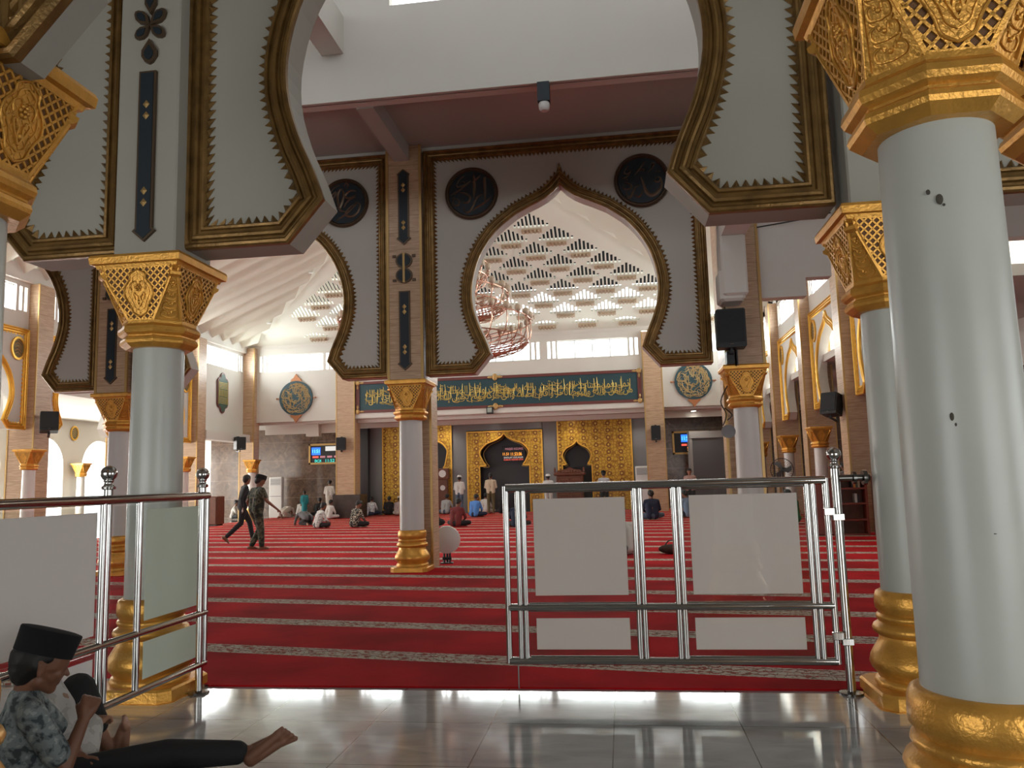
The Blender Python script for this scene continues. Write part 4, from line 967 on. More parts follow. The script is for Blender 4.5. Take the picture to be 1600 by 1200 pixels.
# the slope normal must point down to the hall
struct('ceiling_far_slope', facepunch(), ROOFW)
nn = V((1, 0, 0)).cross(upn); sgn = -1 if nn.z > 0 else 1
rowname = ('lowest', 'second', 'third', 'fourth', 'fifth', 'sixth', 'seventh', 'eighth', 'ninth', 'tenth', 'eleventh', 'twelfth', 'thirteenth', 'fourteenth', 'fifteenth', 'sixteenth')
lm = None
for gi, (u, s, rw) in enumerate(groups):
    if lm is None:
        a = MB(); a.box(-.38, .38, -.20, -.01, 0, .05 * sgn * 2)
        for k in range(5): a.box(-.32 + k * .14, -.26 + k * .14, -.18, -.03, .05 * sgn * 2, .075 * sgn * 2)
        lo_ = a.build('vent_box', TANBOX); lm = lo_
    else: lo_ = lm.copy(); COL.objects.link(lo_)
    lo_.matrix_world = Tf @ Matrix.Translation((u, s, .0))
    tag(lo_, 'small tan box under a fan of slots, %s row of the white roof slope' % rowname[min(rw, 15)], 'vent box', 'tan boxes below the roof slots')
# outer dark roof skin above
w = MB(); 
def tri3(mb, p, q, r_, t_): 
    nrm_ = (q - p).cross(r_ - p).normalized() * t_; mb.add([p, q, r_, p + nrm_, q + nrm_, r_ + nrm_], [(0, 1, 2), (5, 4, 3), (0, 3, 4, 1), (1, 4, 5, 2), (2, 5, 3, 0)])
A2 = AP + V((0, 0, 2.0)); a = V((x0, y1, EZR)); b_ = V((x1, y1, EZR))
up2 = A2 + V((0, 1.5, 0)); fr = .16
p = base + (up2 - base) * fr + V((-HWf * (1 - fr), 1.2, .8)); q = base + (up2 - base) * fr + V((HWf * (1 - fr), 1.2, .8))
tri3(w, p, q, up2, .1)
struct('ceiling_outer_roof', w, ROOFD)
# folded plate slopes left, right; plain near slope
def folded(xe, nfold, name, face):
    mb = MB(); yA, yB = y0, y1; n_ = nfold * 2; low = []; hi = []
    for i in range(n_ + 1):
        y = yA + (yB - yA) * i / n_; d = .30 if i % 2 else -.02
        low.append(V((xe - face * 0, y, EZR - (0 if i % 2 else .42) + .2)))
        f_ = 1 - abs(y - AP.y) / ((yB - yA) / 2)
        f_ = max(.02, min(.97, f_)); top = V((xe + (AP.x - xe) * f_, y, EZR + (AP.z - EZR) * f_)); hi.append(top + V((0, 0, (.04 if i % 2 else -.38))))
    vs = low + hi; N = n_ + 1
    mb.add(vs, [(i, i + 1, N + i + 1, N + i) for i in range(n_)])
    return struct(name, mb, RIBW)
folded(x0, 24, 'ceiling_left_slope', 1); folded(x1, 24, 'ceiling_right_slope', -1)
w = MB(); tri3(w, V((x0, y0, EZR + .2)), V((x1, y0, EZR + .2)), AP + V((0, 0, .1)), .1); struct('ceiling_near_slope', w, ROOFW)
# outer covers over the folded slopes and hip beams
w = MB()
for c_ in (V((x0, y1, EZR)), V((x1, y1, EZR)), V((x0, y0, EZR)), V((x1, y0, EZR))):
    d_ = (AP - c_); side = V((0, 0, 1)).cross(d_).normalized() * .42; n_ = d_.cross(side).normalized(); n_ = n_ if n_.z > 0 else -n_
    c_ = c_ + V((0, 0, -.12)); e_ = AP + V((0, 0, -.12)); s2 = side * .45
    w.add([c_ + side, c_ - side, e_ - s2, e_ + s2, c_ + side + n_ * .3, c_ - side + n_ * .3, e_ - s2 + n_ * .3, e_ + s2 + n_ * .3], [(0, 1, 2, 3), (7, 6, 5, 4), (0, 4, 5, 1), (1, 5, 6, 2), (2, 6, 7, 3), (3, 7, 4, 0)])
struct('ceiling_hip_beam', w, RIBW)
w = MB(); w.box(x0 - .3, x0 + .15, y0, y1 + .3, 7.5, 7.95); w.box(x1 - .15, x1 + .3, y0, y1 + .3, 7.5, 7.95); w.box(x0, x1, y1 - .12, y1 + .25, 7.72, 7.98); w.box(x0, x1, 12.96, 13.2, 7.18, 8.1); struct('wall_eave_beam', w, WALL)
# spot lamps along the hip
for k in range(4):
    f_ = .16 + .13 * k; p = V((x0, y1, EZR)).lerp(AP, f_) + V((.12, -.35, -.2))
    o = MB(); o.lathe([(.01, 0), (.09, .0), (.10, .03), (.05, .06), (.01, .06)], 16, p)
    tag(o.build('spot_lamp', WHITEP, None, 40), 'small round spot lamp on the white roof hip, %s from the eave' % ('first', 'second', 'third', 'fourth')[k], 'lamp')
# fascia right of the right pillar
w = MB(); w.box(2.28, 3.05, 12.95, 13.2, 4.25, 7.4); w.box(3.05, 3.45, 12.95, 13.2, 4.55, 7.4); w.box(3.45, 10, 12.95, 13.2, 5.0, 7.4); struct('wall_hall_front_right', w, WALL)
w = MB(); w.box(2.3, 10, 5.8, 12.95, 5.9, 6.05); struct('ceiling_right_aisle', w, simple('pink_ceiling', (.52, .42, .40), .7))

# ------------------------------------------------------------------ chandelier
t = thing('chandelier', 'large tiered copper chandelier with cream cup lamps hanging inside the central arch', 'chandelier', (-5.35, 23.0, 0))
a = MB(); a.lathe([(.05, 5.6), (.05, 12.4)], 10); a.lathe([(.02, 5.3), (.3, 5.5), (.35, 5.8), (.12, 6.1), (.1, 6.5), (.2, 6.7), (.1, 6.9)], 20); a.build('stem', COPPER, t, 40)
rib = MB()
for R0, zb, zt, n_ in ((2.85, 5.28, 6.3, 32), (2.2, 6.35, 7.15, 24), (1.62, 7.25, 7.85, 18)):
    for k in range(n_):
        ang = 2 * PI * k / n_; ca, sa = math.cos(ang), math.sin(ang)
        pts = smoothpts([(.25 * ca, .25 * sa, zb + .25), (R0 * .55 * ca, R0 * .55 * sa, zb), (R0 * .9 * ca, R0 * .9 * sa, zb + .12), (R0 * ca, R0 * sa, zb + .5), (R0 * ca, R0 * sa, zt - .12)], 4)
        am = MB(); am.tube(pts, .017, 5); am.sphere((R0 * ca, R0 * sa, zt - .12), .05, 8, 5, (1, 1, .5)); 
        am.build('arm', COPPER, t, 60)
        lp = MB(); lp.lathe([(.03, 0), (.085, .04), (.10, .11), (.09, .17), (.05, .21), (.02, .22)], 12, (R0 * ca, R0 * sa, zt - .1)); lp.build('lamp_cup', LAMPG, t, 50)
for R0, zb in ((2.85, 5.2), (2.2, 6.3), (1.62, 7.2)):
    g = MB()
    for k in range(40):
        for sg in (1, -1):
            pts = []
            for j in range(9):
                q = j / 8; rr_ = R0 * (.25 + .72 * q); an = 2 * PI * k / 40 + sg * q * 1.0; pts.append((rr_ * math.cos(an), rr_ * math.sin(an), zb - .10 + .5 * q * q))
            g.tube(pts, .012, 4, cap=False)
    for rr_, z_ in ((R0 * .97, zb + .38), (R0, zb + 1.0 if zb < 6 else zb + .75)):
        g.tube([(rr_ * math.cos(2 * PI * k / 40), rr_ * math.sin(2 * PI * k / 40), z_) for k in range(40)], .02, 5, closed=True)
    g.build('lattice_bowl', COPPER, t)

# ------------------------------------------------------------------ railings
def vtube(mb, x, y, z0, z1, r=.02): mb.tube([(x, y, z0), (x, y, z1)], r, 14)
def finial(parent, x, y, z, nm='finial'):
    a = MB(); a.lathe([(.026, 0), (.04, .005), (.042, .018), (.028, .028), (.024, .045), (.03, .052), (.03, .058)], 20, (x, y, z)); a.sphere((x, y, z + .098), .048, 24, 14); a.build(nm, STEEL, parent, 60)
def pane(parent, u0, u1, z0, z1, axis, c, film, m=.035):
    g = MB(); f_ = MB()
    def bx(mb, a, b_, d0, d1, e, f2):
        if axis == 'x': mb.box(a, b_, c + d0, c + d1, e, f2)
        else: mb.box(c + d0, c + d1, a, b_, e, f2)
    bx(g, u0, u1, -.004, .004, z0, z1); gl = g.build('glass_pane', GLASS, parent)
    if film: bx(f_, u0 + m, u1 - m, .0045, .0065, z0 + m, z1 - m); f_.build('frosted_film', film, gl)
t = thing('gate', 'stainless steel gate with two frosted glass panels standing across the carpet edge', 'gate')
Y = 5.66
a = MB()
for z, r in ((1.395, .029), (.565, .026), (.205, .026)): a.tube([(-.83, Y, z), (1.36, Y, z)], r, 16)
a.tube([(-.83, Y, .19), (-.83, Y, 1.41)], .022, 16); a.tube([(1.36, Y, .19), (1.36, Y, 1.41)], .022, 16)
a.build('frame', STEEL, t, 60)
for xs in ((-.745, -.705), (.075, .115), (.345, .385), (1.235, 1.275)):
    a = MB()
    for x in xs: vtube(a, x, Y, .21, .56, .0195); vtube(a, x, Y, .575, 1.38, .0195)
    a.build('upright', STEEL, t, 60)
a = MB(); a.tube([(-.77, Y, .02), (-.77, Y, .2)], .006, 8); a.build('drop_rod', STEEL, t)
for a0, b0 in ((-.68, .055), (.405, 1.215)):
    pane(t, a0, b0, .60, 1.36, 'x', Y, FILM, .045); pane(t, a0, b0, .235, .535, 'x', Y, FILM, .045)
    a = MB()
    for z in (.592, .542, 1.362, .234): a = MB(); a.tube([(a0, Y, z), (b0, Y, z)], .007, 8); a.build('glass_bead', STEEL, t)
for z in (1.18, .37):
    a = MB(); a.bbox(1.33, 1.40, Y - .05, Y - .01, z - .02, z + .03, .004); a.bbox(1.385, 1.46, Y - .05, Y - .012, z - .055, z - .01, .004); a.build('hinge', STEEL, t)
t = thing('railing_post', 'stainless steel post with a ball finial that carries the gate, tied to the white column', 'railing post')
a = MB(); a.tube([(1.43, Y, .0), (1.43, Y, 1.47)], .029, 18); a.build('post', STEEL, t, 60); a = MB(); a.lathe([(.075, 0), (.075, .012), (.03, .02)], 20, (1.43, Y, 0)); a.build('foot_flange', STEELD, t, 40); finial(t, 1.43, Y, 1.47)
a = MB(); a.tube([(1.45, Y, 1.405), (1.65, Y, 1.405)], .022, 14); a.build('tie_bar', STEELD, t, 60); a = MB(); a.tube([(1.54, Y, 1.405), (1.56, Y, 1.405)], .042, 14); a.tube([(1.605, Y, 1.405), (1.63, Y, 1.405)], .05, 14); a.build_each('collar', STEELD, t, 60)
t = thing('glass_railing', 'stainless steel railing with frosted greenish glass panels beside the seated boys at left', 'railing')
X = -3.05
a = MB()
for z, r in ((1.40, .028), (.56, .022), (.205, .022)): a.tube([(X, 1.4, z), (X, 5.58, z)], r, 16)
a.build('rail', STEEL, t, 60)
for ys in ((5.50,), (5.57,), (4.745,), (4.385,), (2.95,)):
    a = MB()
    for y in ys: vtube(a, X, y, .205, 1.40, .02)
    a.build('upright', STEEL, t, 60)
for y, h in ((5.54, 1.46), (4.45, 1.46), (2.2, 1.46)):
    a = MB(); a.tube([(X - .02, y, 0), (X - .02, y, h)], .026, 16); a.build('post', STEEL, t, 60); finial(t, X - .02, y, h); a = MB(); a.lathe([(.075, 0), (.07, .012), (.03, .02)], 20, (X - .02, y, 0)); a.build('foot_flange', STEELD, t, 40)
for a0, b0, fl in ((4.78, 5.47, FILMG), (4.49, 4.71, None), (2.98, 4.35, FILM)):
    pane(t, a0, b0, .60, 1.36, 'y', X, fl, .03); pane(t, a0, b0, .24, .53, 'y', X, fl, .03)

# ------------------------------------------------------------------ small items in the hall
def speaker(name, label, T, w, h, d, hang=True):
    o = thing(name, label, 'loudspeaker'); o.matrix_world = T
    a = MB(); pts = []
    a.prism([(-w / 2 + .02, -h / 2), (w / 2 - .02, -h / 2), (w / 2, -h / 2 + .02), (w / 2, h / 2 - .02), (w / 2 - .02, h / 2), (-w / 2 + .02, h / 2), (-w / 2, h / 2 - .02), (-w / 2, -h / 2 + .02)], -d, 0); a.build('cabinet', BLACK, o)
    a = MB(); a.box(-w * .44, w * .44, -d - .015, -d, -h * .36, h * .46); a.build('grille', BLACKF, o)
    a = MB(); a.box(-.03, .03, -d - .018, -d - .01, -h * .43, -h * .40); a.build('badge', STEELD, o)
    a = MB(); a.box(-.04, .04, -.03, .16, h / 2 - .02, h / 2 + .04); a.box(-.02, .02, .12, .16, -h / 2 - .08, h / 2 + .04); a.box(-.03, .03, -d * .6, .16, -h / 2 - .08, -h / 2 - .05); a.box(-.02, .02, -d * .6, -d * .5, -h / 2 - .08, -h / 2); a.build('bracket', BLACK, o); return o
def TS3(x, y, z, rz, tilt=0): return Matrix.Translation((x, y, z)) @ Matrix.Rotation(rz, 4, 'Z') @ Matrix.Rotation(tilt, 4, 'X')
speaker('loudspeaker', 'large black loudspeaker mounted on the tan pillar right of the central arch', TS3(1.77, 12.62, 3.68, -.05), .44, .60, .3)
t = thing('speaker_bracket', 'black wall arm hanging below the large loudspeaker on the right pillar', 'bracket'); a = MB(); a.box(1.70, 1.82, 12.6, 12.78, 3.16, 3.36); a.box(1.85, 1.87, 12.6, 12.78, 3.14, 3.4); a.build('arm', BLACK, t)
speaker('loudspeaker', 'black loudspeaker tilted on a bracket on the right side wall pillar', TS3(5.30, 20.5, 3.05, -.75, -.25), .42, .55, .32)
speaker('loudspeaker', 'black loudspeaker tilted on the tan pillar at the far left', TS3(-16.2, 20.7, 3.42, .7, -.2), .46, .56, .34)
speaker('loudspeaker', 'small black loudspeaker on the back pillar left of the mihrab', TS3(-12.15, 33.62, 3.25, .2), .40, .55, .28)
speaker('loudspeaker', 'small black loudspeaker on the back pillar right of the mihrab', TS3(1.47, 33.62, 3.25, 0), .38, .60, .28)
speaker('loudspeaker', 'small black loudspeaker under the white wall at the far left corner', TS3(-16.35, 32.4, 3.35, .9), .42, .55, .3)
def ac_unit(x, y, rz, label):
    t = thing('air_conditioner', label, 'air conditioner', (x, y, 0), rz); a = MB(); a.bbox(-.30, .30, -.18, .18, 0, 1.92, .02); a.build('cabinet', WHITEP, t)
    a = MB()
    for k in range(6): a.box(-.24, .24, -.195, -.18, 1.55 + k * .05, 1.575 + k * .05)
    a.build('louvre', simple('grey_louvre', (.25, .26, .27), .5) if 'grey_louvre' not in MATS else MATS['grey_louvre'], t)
    a = MB(); a.box(-.27, .27, -.186, -.178, 1.0, 1.02); a.build('seam', DGREY, t)
ac_unit(-16.3, 36.2, .1, 'white floor standing air conditioner against the brown marble at left'); ac_unit(.9, 35.6, -.1, 'white floor standing air conditioner beside the gold panel right of the pulpit')
t = thing('cabinet', 'dark wooden cabinet behind the left glass railing post', 'cabinet', (-16.0, 29.6, 0)); a = MB(); a.bbox(-.5, .38, -.3, .3, .06, 1.15, .02); a.build('body', CARVED, t); a = MB(); a.box(-.45, -.02, -.33, -.3, .1, 1.1); a.build('door', CARVED, t); a = MB(); a.box(.02, .34, -.33, -.3, .1, 1.1); a.build('door', CARVED, t); a = MB(); a.bbox(-.45, .33, -.26, .26, 0, .07, .01); a.build('plinth', BLACK, t)
# standing fan
t = thing('standing_fan', 'black standing fan turned aside near the right side wall', 'fan', (5.0, 26, 0), -.5)
a = MB(); a.lathe([(.24, 0), (.24, .03), (.04, .06), (.02, .08), (.02, 1.5)], 20); a.build('stand', BLACK, t, 40)
a = MB(); a.tube([(0, .02, 1.55), (0, .28, 1.55)], .07, 14); a.build('motor', BLACK, t, 40)
a = MB()
for k in range(30):
    an = 2 * PI * k / 30; a.tube(smoothpts([(.05 * math.cos(an), -.16, 1.55 + .05 * math.sin(an)), (.25 * math.cos(an), -.14, 1.55 + .25 * math.sin(an)), (.36 * math.cos(an), -.06, 1.55 + .36 * math.sin(an)), (.25 * math.cos(an), .02, 1.55 + .25 * math.sin(an)), (.06 * math.cos(an), .03, 1.55 + .06 * math.sin(an))], 3), .004, 4, cap=False)
a.tube([(.36 * math.cos(2 * PI * k / 32), -.06, 1.55 + .36 * math.sin(2 * PI * k / 32)) for k in range(32)], .012, 6, closed=True); a.build('cage', BLACK, t)
for k in range(3):
    an = 2 * PI * k / 3; a = MB(); pts = [(0, 0), (.12, .04), (.3, .13), (.31, -.02), (.2, -.10), (.05, -.05)]
    a.add([(x * math.cos(an) - z * math.sin(an), -.06 + (z * .25), 1.55 + x * math.sin(an) + z * math.cos(an)) for x, z in pts], [tuple(range(6))]); a.build('blade', simple('fan_blade', (.06, .06, .065), .4) if 'fan_blade' not in MATS else MATS['fan_blade'], t)
# round white fan standing by the pillar
t = thing('drum_fan', 'round white cover of a small fan on a black stand beside the central pillar foot', 'fan', (-3.16, 14.15, 0), .15)
a = MB(); Rr_ = .24; a.T = Matrix.Translation((0, 0, .43)) @ Matrix.Rotation(PI / 2, 4, 'X'); a.lathe([(.01, -.07), (Rr_ * .8, -.06), (Rr_, -.03), (Rr_ * 1.02, 0), (Rr_, .04), (Rr_ * .7, .06), (.01, .07)], 36); a.build('cover', SHAFTW, t, 40)
a = MB(); a.box(-.11, .11, -.09, .09, .0, .03); a.tube([(0, .09, .02), (0, .09, .3)], .02, 8); a.tube([(-.08, .02, .1), (.08, .02, .1)], .028, 8); a.tube([(-.05, 0, .02), (-.05, .05, .2)], .02, 8); a.tube([(.05, 0, .02), (.05, .05, .2)], .02, 8); a.build('stand', BLACK, t)
# wall clock unit right
t = thing('clock', 'round white clock on a dark wooden stand at the back right', 'clock', (4.6, 29.6, 0)); a = MB(); a.bbox(-.28, .28, -.1, .1, 0, 1.5, .02); a.prism([(-.28, 1.5), (.28, 1.5), (.34, 1.9), (.2, 2.2), (-.2, 2.2), (-.34, 1.9)], -.1, .1); a.build('case', CARVED, t)
a = MB(); a.add([(.24 * math.cos(k * PI / 12), -.11, 1.82 + .24 * math.sin(k * PI / 12)) for k in range(24)], [tuple(range(24))]); a.build('dial', WHITEP, t)
a = MB(); a.box(-.008, .008, -.118, -.112, 1.82, 2.0); a.box(0, .12, -.118, -.112, 1.812, 1.828); a.build('hand', BLACK, t)
# bookshelves
def bookshelf(x, y, w, label, books, lab2):
    t = thing('bookshelf', label, 'bookshelf', (x, y, 0)); a = MB(); a.box(0, .05, -.3, 0, 0, 1.32); a.build('side_panel', REDW, t); a = MB(); a.box(w - .05, w, -.3, 0, 0, 1.32); a.build('side_panel', REDW, t)
    a = MB(); a.box(0, w, -.02, 0, 0, 1.32); a.build('back_panel', CARVED, t)
    for z in (.03, .36, .72, 1.06, 1.30): a = MB(); a.box(.05, w - .05, -.3, -.02, z - .02, z + .02); a.build('shelf', REDW, t)
    for i, (bx_, z, n_) in enumerate(books):
        q = bx_
        for k in range(n_):
            bw = R.uniform(.03, .055); bh = R.uniform(.18, .25); colr = [(.5, .5, .48), (.05, .05, .06), (.55, .22, .05), (.08, .12, .09), (.35, .3, .22)][(i + k) % 5]
            nm_ = 'book_%d' % ((i + k) % 5)
            m_ = CLOTHS.get(nm_) or cloth(nm_, colr)
            b = MB(); b.box(x + q, x + q + bw, y - .26, y - .08, z + .02, z + .02 + bh); tag(b.build('book', m_), 'upright book on the red wooden shelf %s' % lab2, 'book', 'books on the red shelf ' + lab2); q += bw + .004
bookshelf(4.85, 19.3, .62, 'red wooden bookshelf with dark open shelves right of the gate post', [(.35, .72, 2), (.3, 1.06, 4)], 'behind the railing post')
bookshelf(5.62, 19.2, .70, 'red wooden bookshelf next to the white column, with books standing in it', [(.15, .36, 1), (.14, .72, 5), (.12, 1.06, 7)], 'next to the white column')
t = thing('cupboard', 'low red brown wooden cupboard seen through the gap beside the gate glass', 'cupboard', (4.15, 19.4, 0)); a = MB(); a.bbox(0, .68, -.35, 0, .04, 1.3, .01); a.build('body', REDW, t); a = MB(); a.box(.03, .33, -.37, -.35, .1, 1.25); a.build('door', REDW, t); a = MB(); a.box(.35, .65, -.37, -.35, .1, 1.25); a.build('door', REDW, t)
# bag on carpet
t = thing('bag', 'dark brown cloth bag lying on the carpet behind the gate', 'bag', (.85, 15.3, .014)); a = MB(); a.sphere((0, 0, .09), .2, 16, 8, (1.2, .8, .45)); a.build('body', cloth('brownbag', (.05, .025, .015), .3), t, 60); a = MB(); a.tube(smoothpts([(-.12, -.02, .15), (-.05, -.05, .24), (.05, -.05, .24), (.12, -.02, .15)], 4), .012, 6); a.build('strap', BLACK, t)
# marble downlights
k = 0
for x, y, z, lb in ((3.15, 34.6, 4.22, 'round ceiling downlight shining over the right prayer time board'), (-5.9, 36.2, 4.22, 'ceiling downlight over the left of the central mihrab'), (-4.0, 35.9, 4.22, 'long ceiling lamp shining above the central mihrab'), (-2.2, 36.2, 4.22, 'ceiling downlight throwing yellow light on the gold panel behind the pulpit'), (-8.2, 36.3, 4.22, 'ceiling downlight over the hidden gold panel left of the mihrab'), (.9, 36.0, 4.22, 'ceiling downlight above the grey wall right of the gold panel')):
    t = thing('downlight', lb, 'lamp', (x, y, z)); a = MB(); a.lathe([(.14, 0), (.15, -.03), (.12, -.04)], 20); a.build_each('ring', WHITEP, t, 40); a = MB(); a.lathe([(.11, -.035), (.10, -.045)], 20); a.build('bulb', E_LAMP, t)
    l = bpy.data.lights.new('downlight', 'SPOT'); l.energy = 60; l.spot_size = 2.4; l.spot_blend = .8; l.shadow_soft_size = .1; l.color = (1, .93, .82); lo = bpy.data.objects.new('downlight_light', l); COL.objects.link(lo); lo.location = (x, y, z - .08)
# wires
a = MB(); a.tube(smoothpts([(2.3, 12.7, 5.35), (3.2, 12.4, 5.38), (4.2, 12.0, 5.5)], 4), .012, 5); tag(a.build('cable', BLACK), 'thin black cable strung under the ceiling right of the large loudspeaker', 'cable')
a = MB(); a.tube([(1.74, 12.76, 3.98), (1.73, 12.76, 4.2)], .01, 5); tag(a.build('cable', BLACK), 'short black cable running up from the large loudspeaker', 'cable')
t = thing('horn_speaker', 'small grey device with dangling cables beside the capital of the right column', 'speaker'); a = MB(); a.T = Matrix.Translation((1.70, 12.95, 2.12)) @ Matrix.Rotation(1.4, 4, 'X'); a.lathe([(.03, -.05), (.10, 0), (.11, .04), (.01, .05)], 20); a.build('body', MGREY, t, 40)
a = MB(); a.tube(smoothpts([(1.72, 12.9, 2.85), (1.60, 12.85, 2.6), (1.68, 12.9, 2.4), (1.62, 12.9, 2.22)], 5), .01, 5); a.tube(smoothpts([(1.66, 12.9, 2.5), (1.76, 12.85, 2.38), (1.68, 12.85, 2.3)], 4), .01, 5); a.build('cable', BLACK, t)

# ------------------------------------------------------------------ people
_ico = bmesh.new(); bmesh.ops.create_icosphere(_ico, subdivisions=2, radius=1); ICO = [v.co.copy() for v in _ico.verts]; _ico.free()
def cones_mesh(name, cones, voxel, mat, parent, smoothit=2):
    bm = bmesh.new()
    for c in cones:
        p0, r0, p1, r1 = V(c[0]), c[1], V(c[2]), c[3]
        vs = [bm.verts.new(p0 + v * r0) for v in ICO] + [bm.verts.new(p1 + v * r1) for v in ICO]
        res = bmesh.ops.convex_hull(bm, input=vs)
        bad = [e for e in set(res['geom_interior'] + res['geom_unused']) if isinstance(e, bmesh.types.BMVert)]
        if bad: bmesh.ops.delete(bm, geom=bad, context='VERTS')
    me = bpy.data.meshes.new(name); bm.to_mesh(me); bm.free()
    o = bpy.data.objects.new(name, me); COL.objects.link(o)
    md = o.modifiers.new('r', 'REMESH'); md.mode = 'VOXEL'; md.voxel_size = voxel
    if smoothit: sm = o.modifiers.new('s', 'SMOOTH'); sm.factor = .5; sm.iterations = smoothit
    dg = bpy.context.evaluated_depsgraph_get(); me2 = bpy.data.meshes.new_from_object(o.evaluated_get(dg)); o.modifiers.clear(); o.data = me2; bpy.data.meshes.remove(me)
    me2.materials.clear(); me2.materials.append(mat); me2.polygons.foreach_set('use_smooth', [True] * len(me2.polygons)); o.parent = parent
    return o
def chain(pts, rs): return [(pts[i], rs[i], pts[i + 1], rs[i + 1]) for i in range(len(pts) - 1)]
def hand(w, e, sx, curl=.5, big=1., near=False):                  # wrist, elbow -> palm, four fingers, thumb
    w, e = V(w), V(e); d = (w - e).normalized(); side = V((1, 0, 0)) if abs(d.x) < .8 else V((0, 1, 0)); side = (side - d * side.dot(d)).normalized(); dn = d.cross(side).normalized()
    if dn.z > 0: dn = -dn
    out = []; k = big
    palm = w + d * .075 * k
    for i, o_ in enumerate((-.027, -.009, .009, .027)):
        b_ = palm + side * o_ * k; out += [(w + side * o_ * .6 * k, .018 * k, b_, .0125 * k)]
        L = (.066, .076, .070, .055)[i if sx > 0 else 3 - i] * k
        m_ = b_ + (d * math.cos(curl * .6) + dn * math.sin(curl * .6)) * L * .5; t_ = m_ + (d * math.cos(curl * 1.9) + dn * math.sin(curl * 1.9)) * L * .5
        out += [(b_, .0105 * k, m_, .0095 * k), (m_, .0095 * k, t_, .0075 * k)]
    th0 = w + d * .02 * k - side * .022 * sx * k; th1 = th0 + (d * .035 - side * .03 * sx + dn * .012) * k; th2 = th1 + (d * .03 - side * .004 * sx + dn * .012) * k
    return out + [(th0, .014 * k, th1, .0115 * k), (th1, .0115 * k, th2, .0095 * k)]
def foot(a, kn, fwd, big=1.):
    a = V(a); fwd = V(fwd).normalized(); side = fwd.cross(V((0, 0, 1))).normalized() if abs(fwd.z) < .9 else V((1, 0, 0)); upv = side.cross(fwd).normalized()
    heel = a - fwd * .05 - upv * .035; ball = a + fwd * .13 - upv * .045
    out = [(a, .036, heel, .032), (a, .036, a + fwd * .07 - upv * .02, .034), (heel, .030, ball, .022), (a + fwd * .07 - upv * .02, .034, ball + side * .02, .022), (ball - side * .025, .02, ball + side * .025, .02)]
    for i, o_ in enumerate((-.034, -.017, 0, .016, .032)):
        out.append((ball + side * o_, .014, ball + side * o_ * 1.05 + fwd * (.05 - .007 * i), .0125 - .0012 * i))
    return out
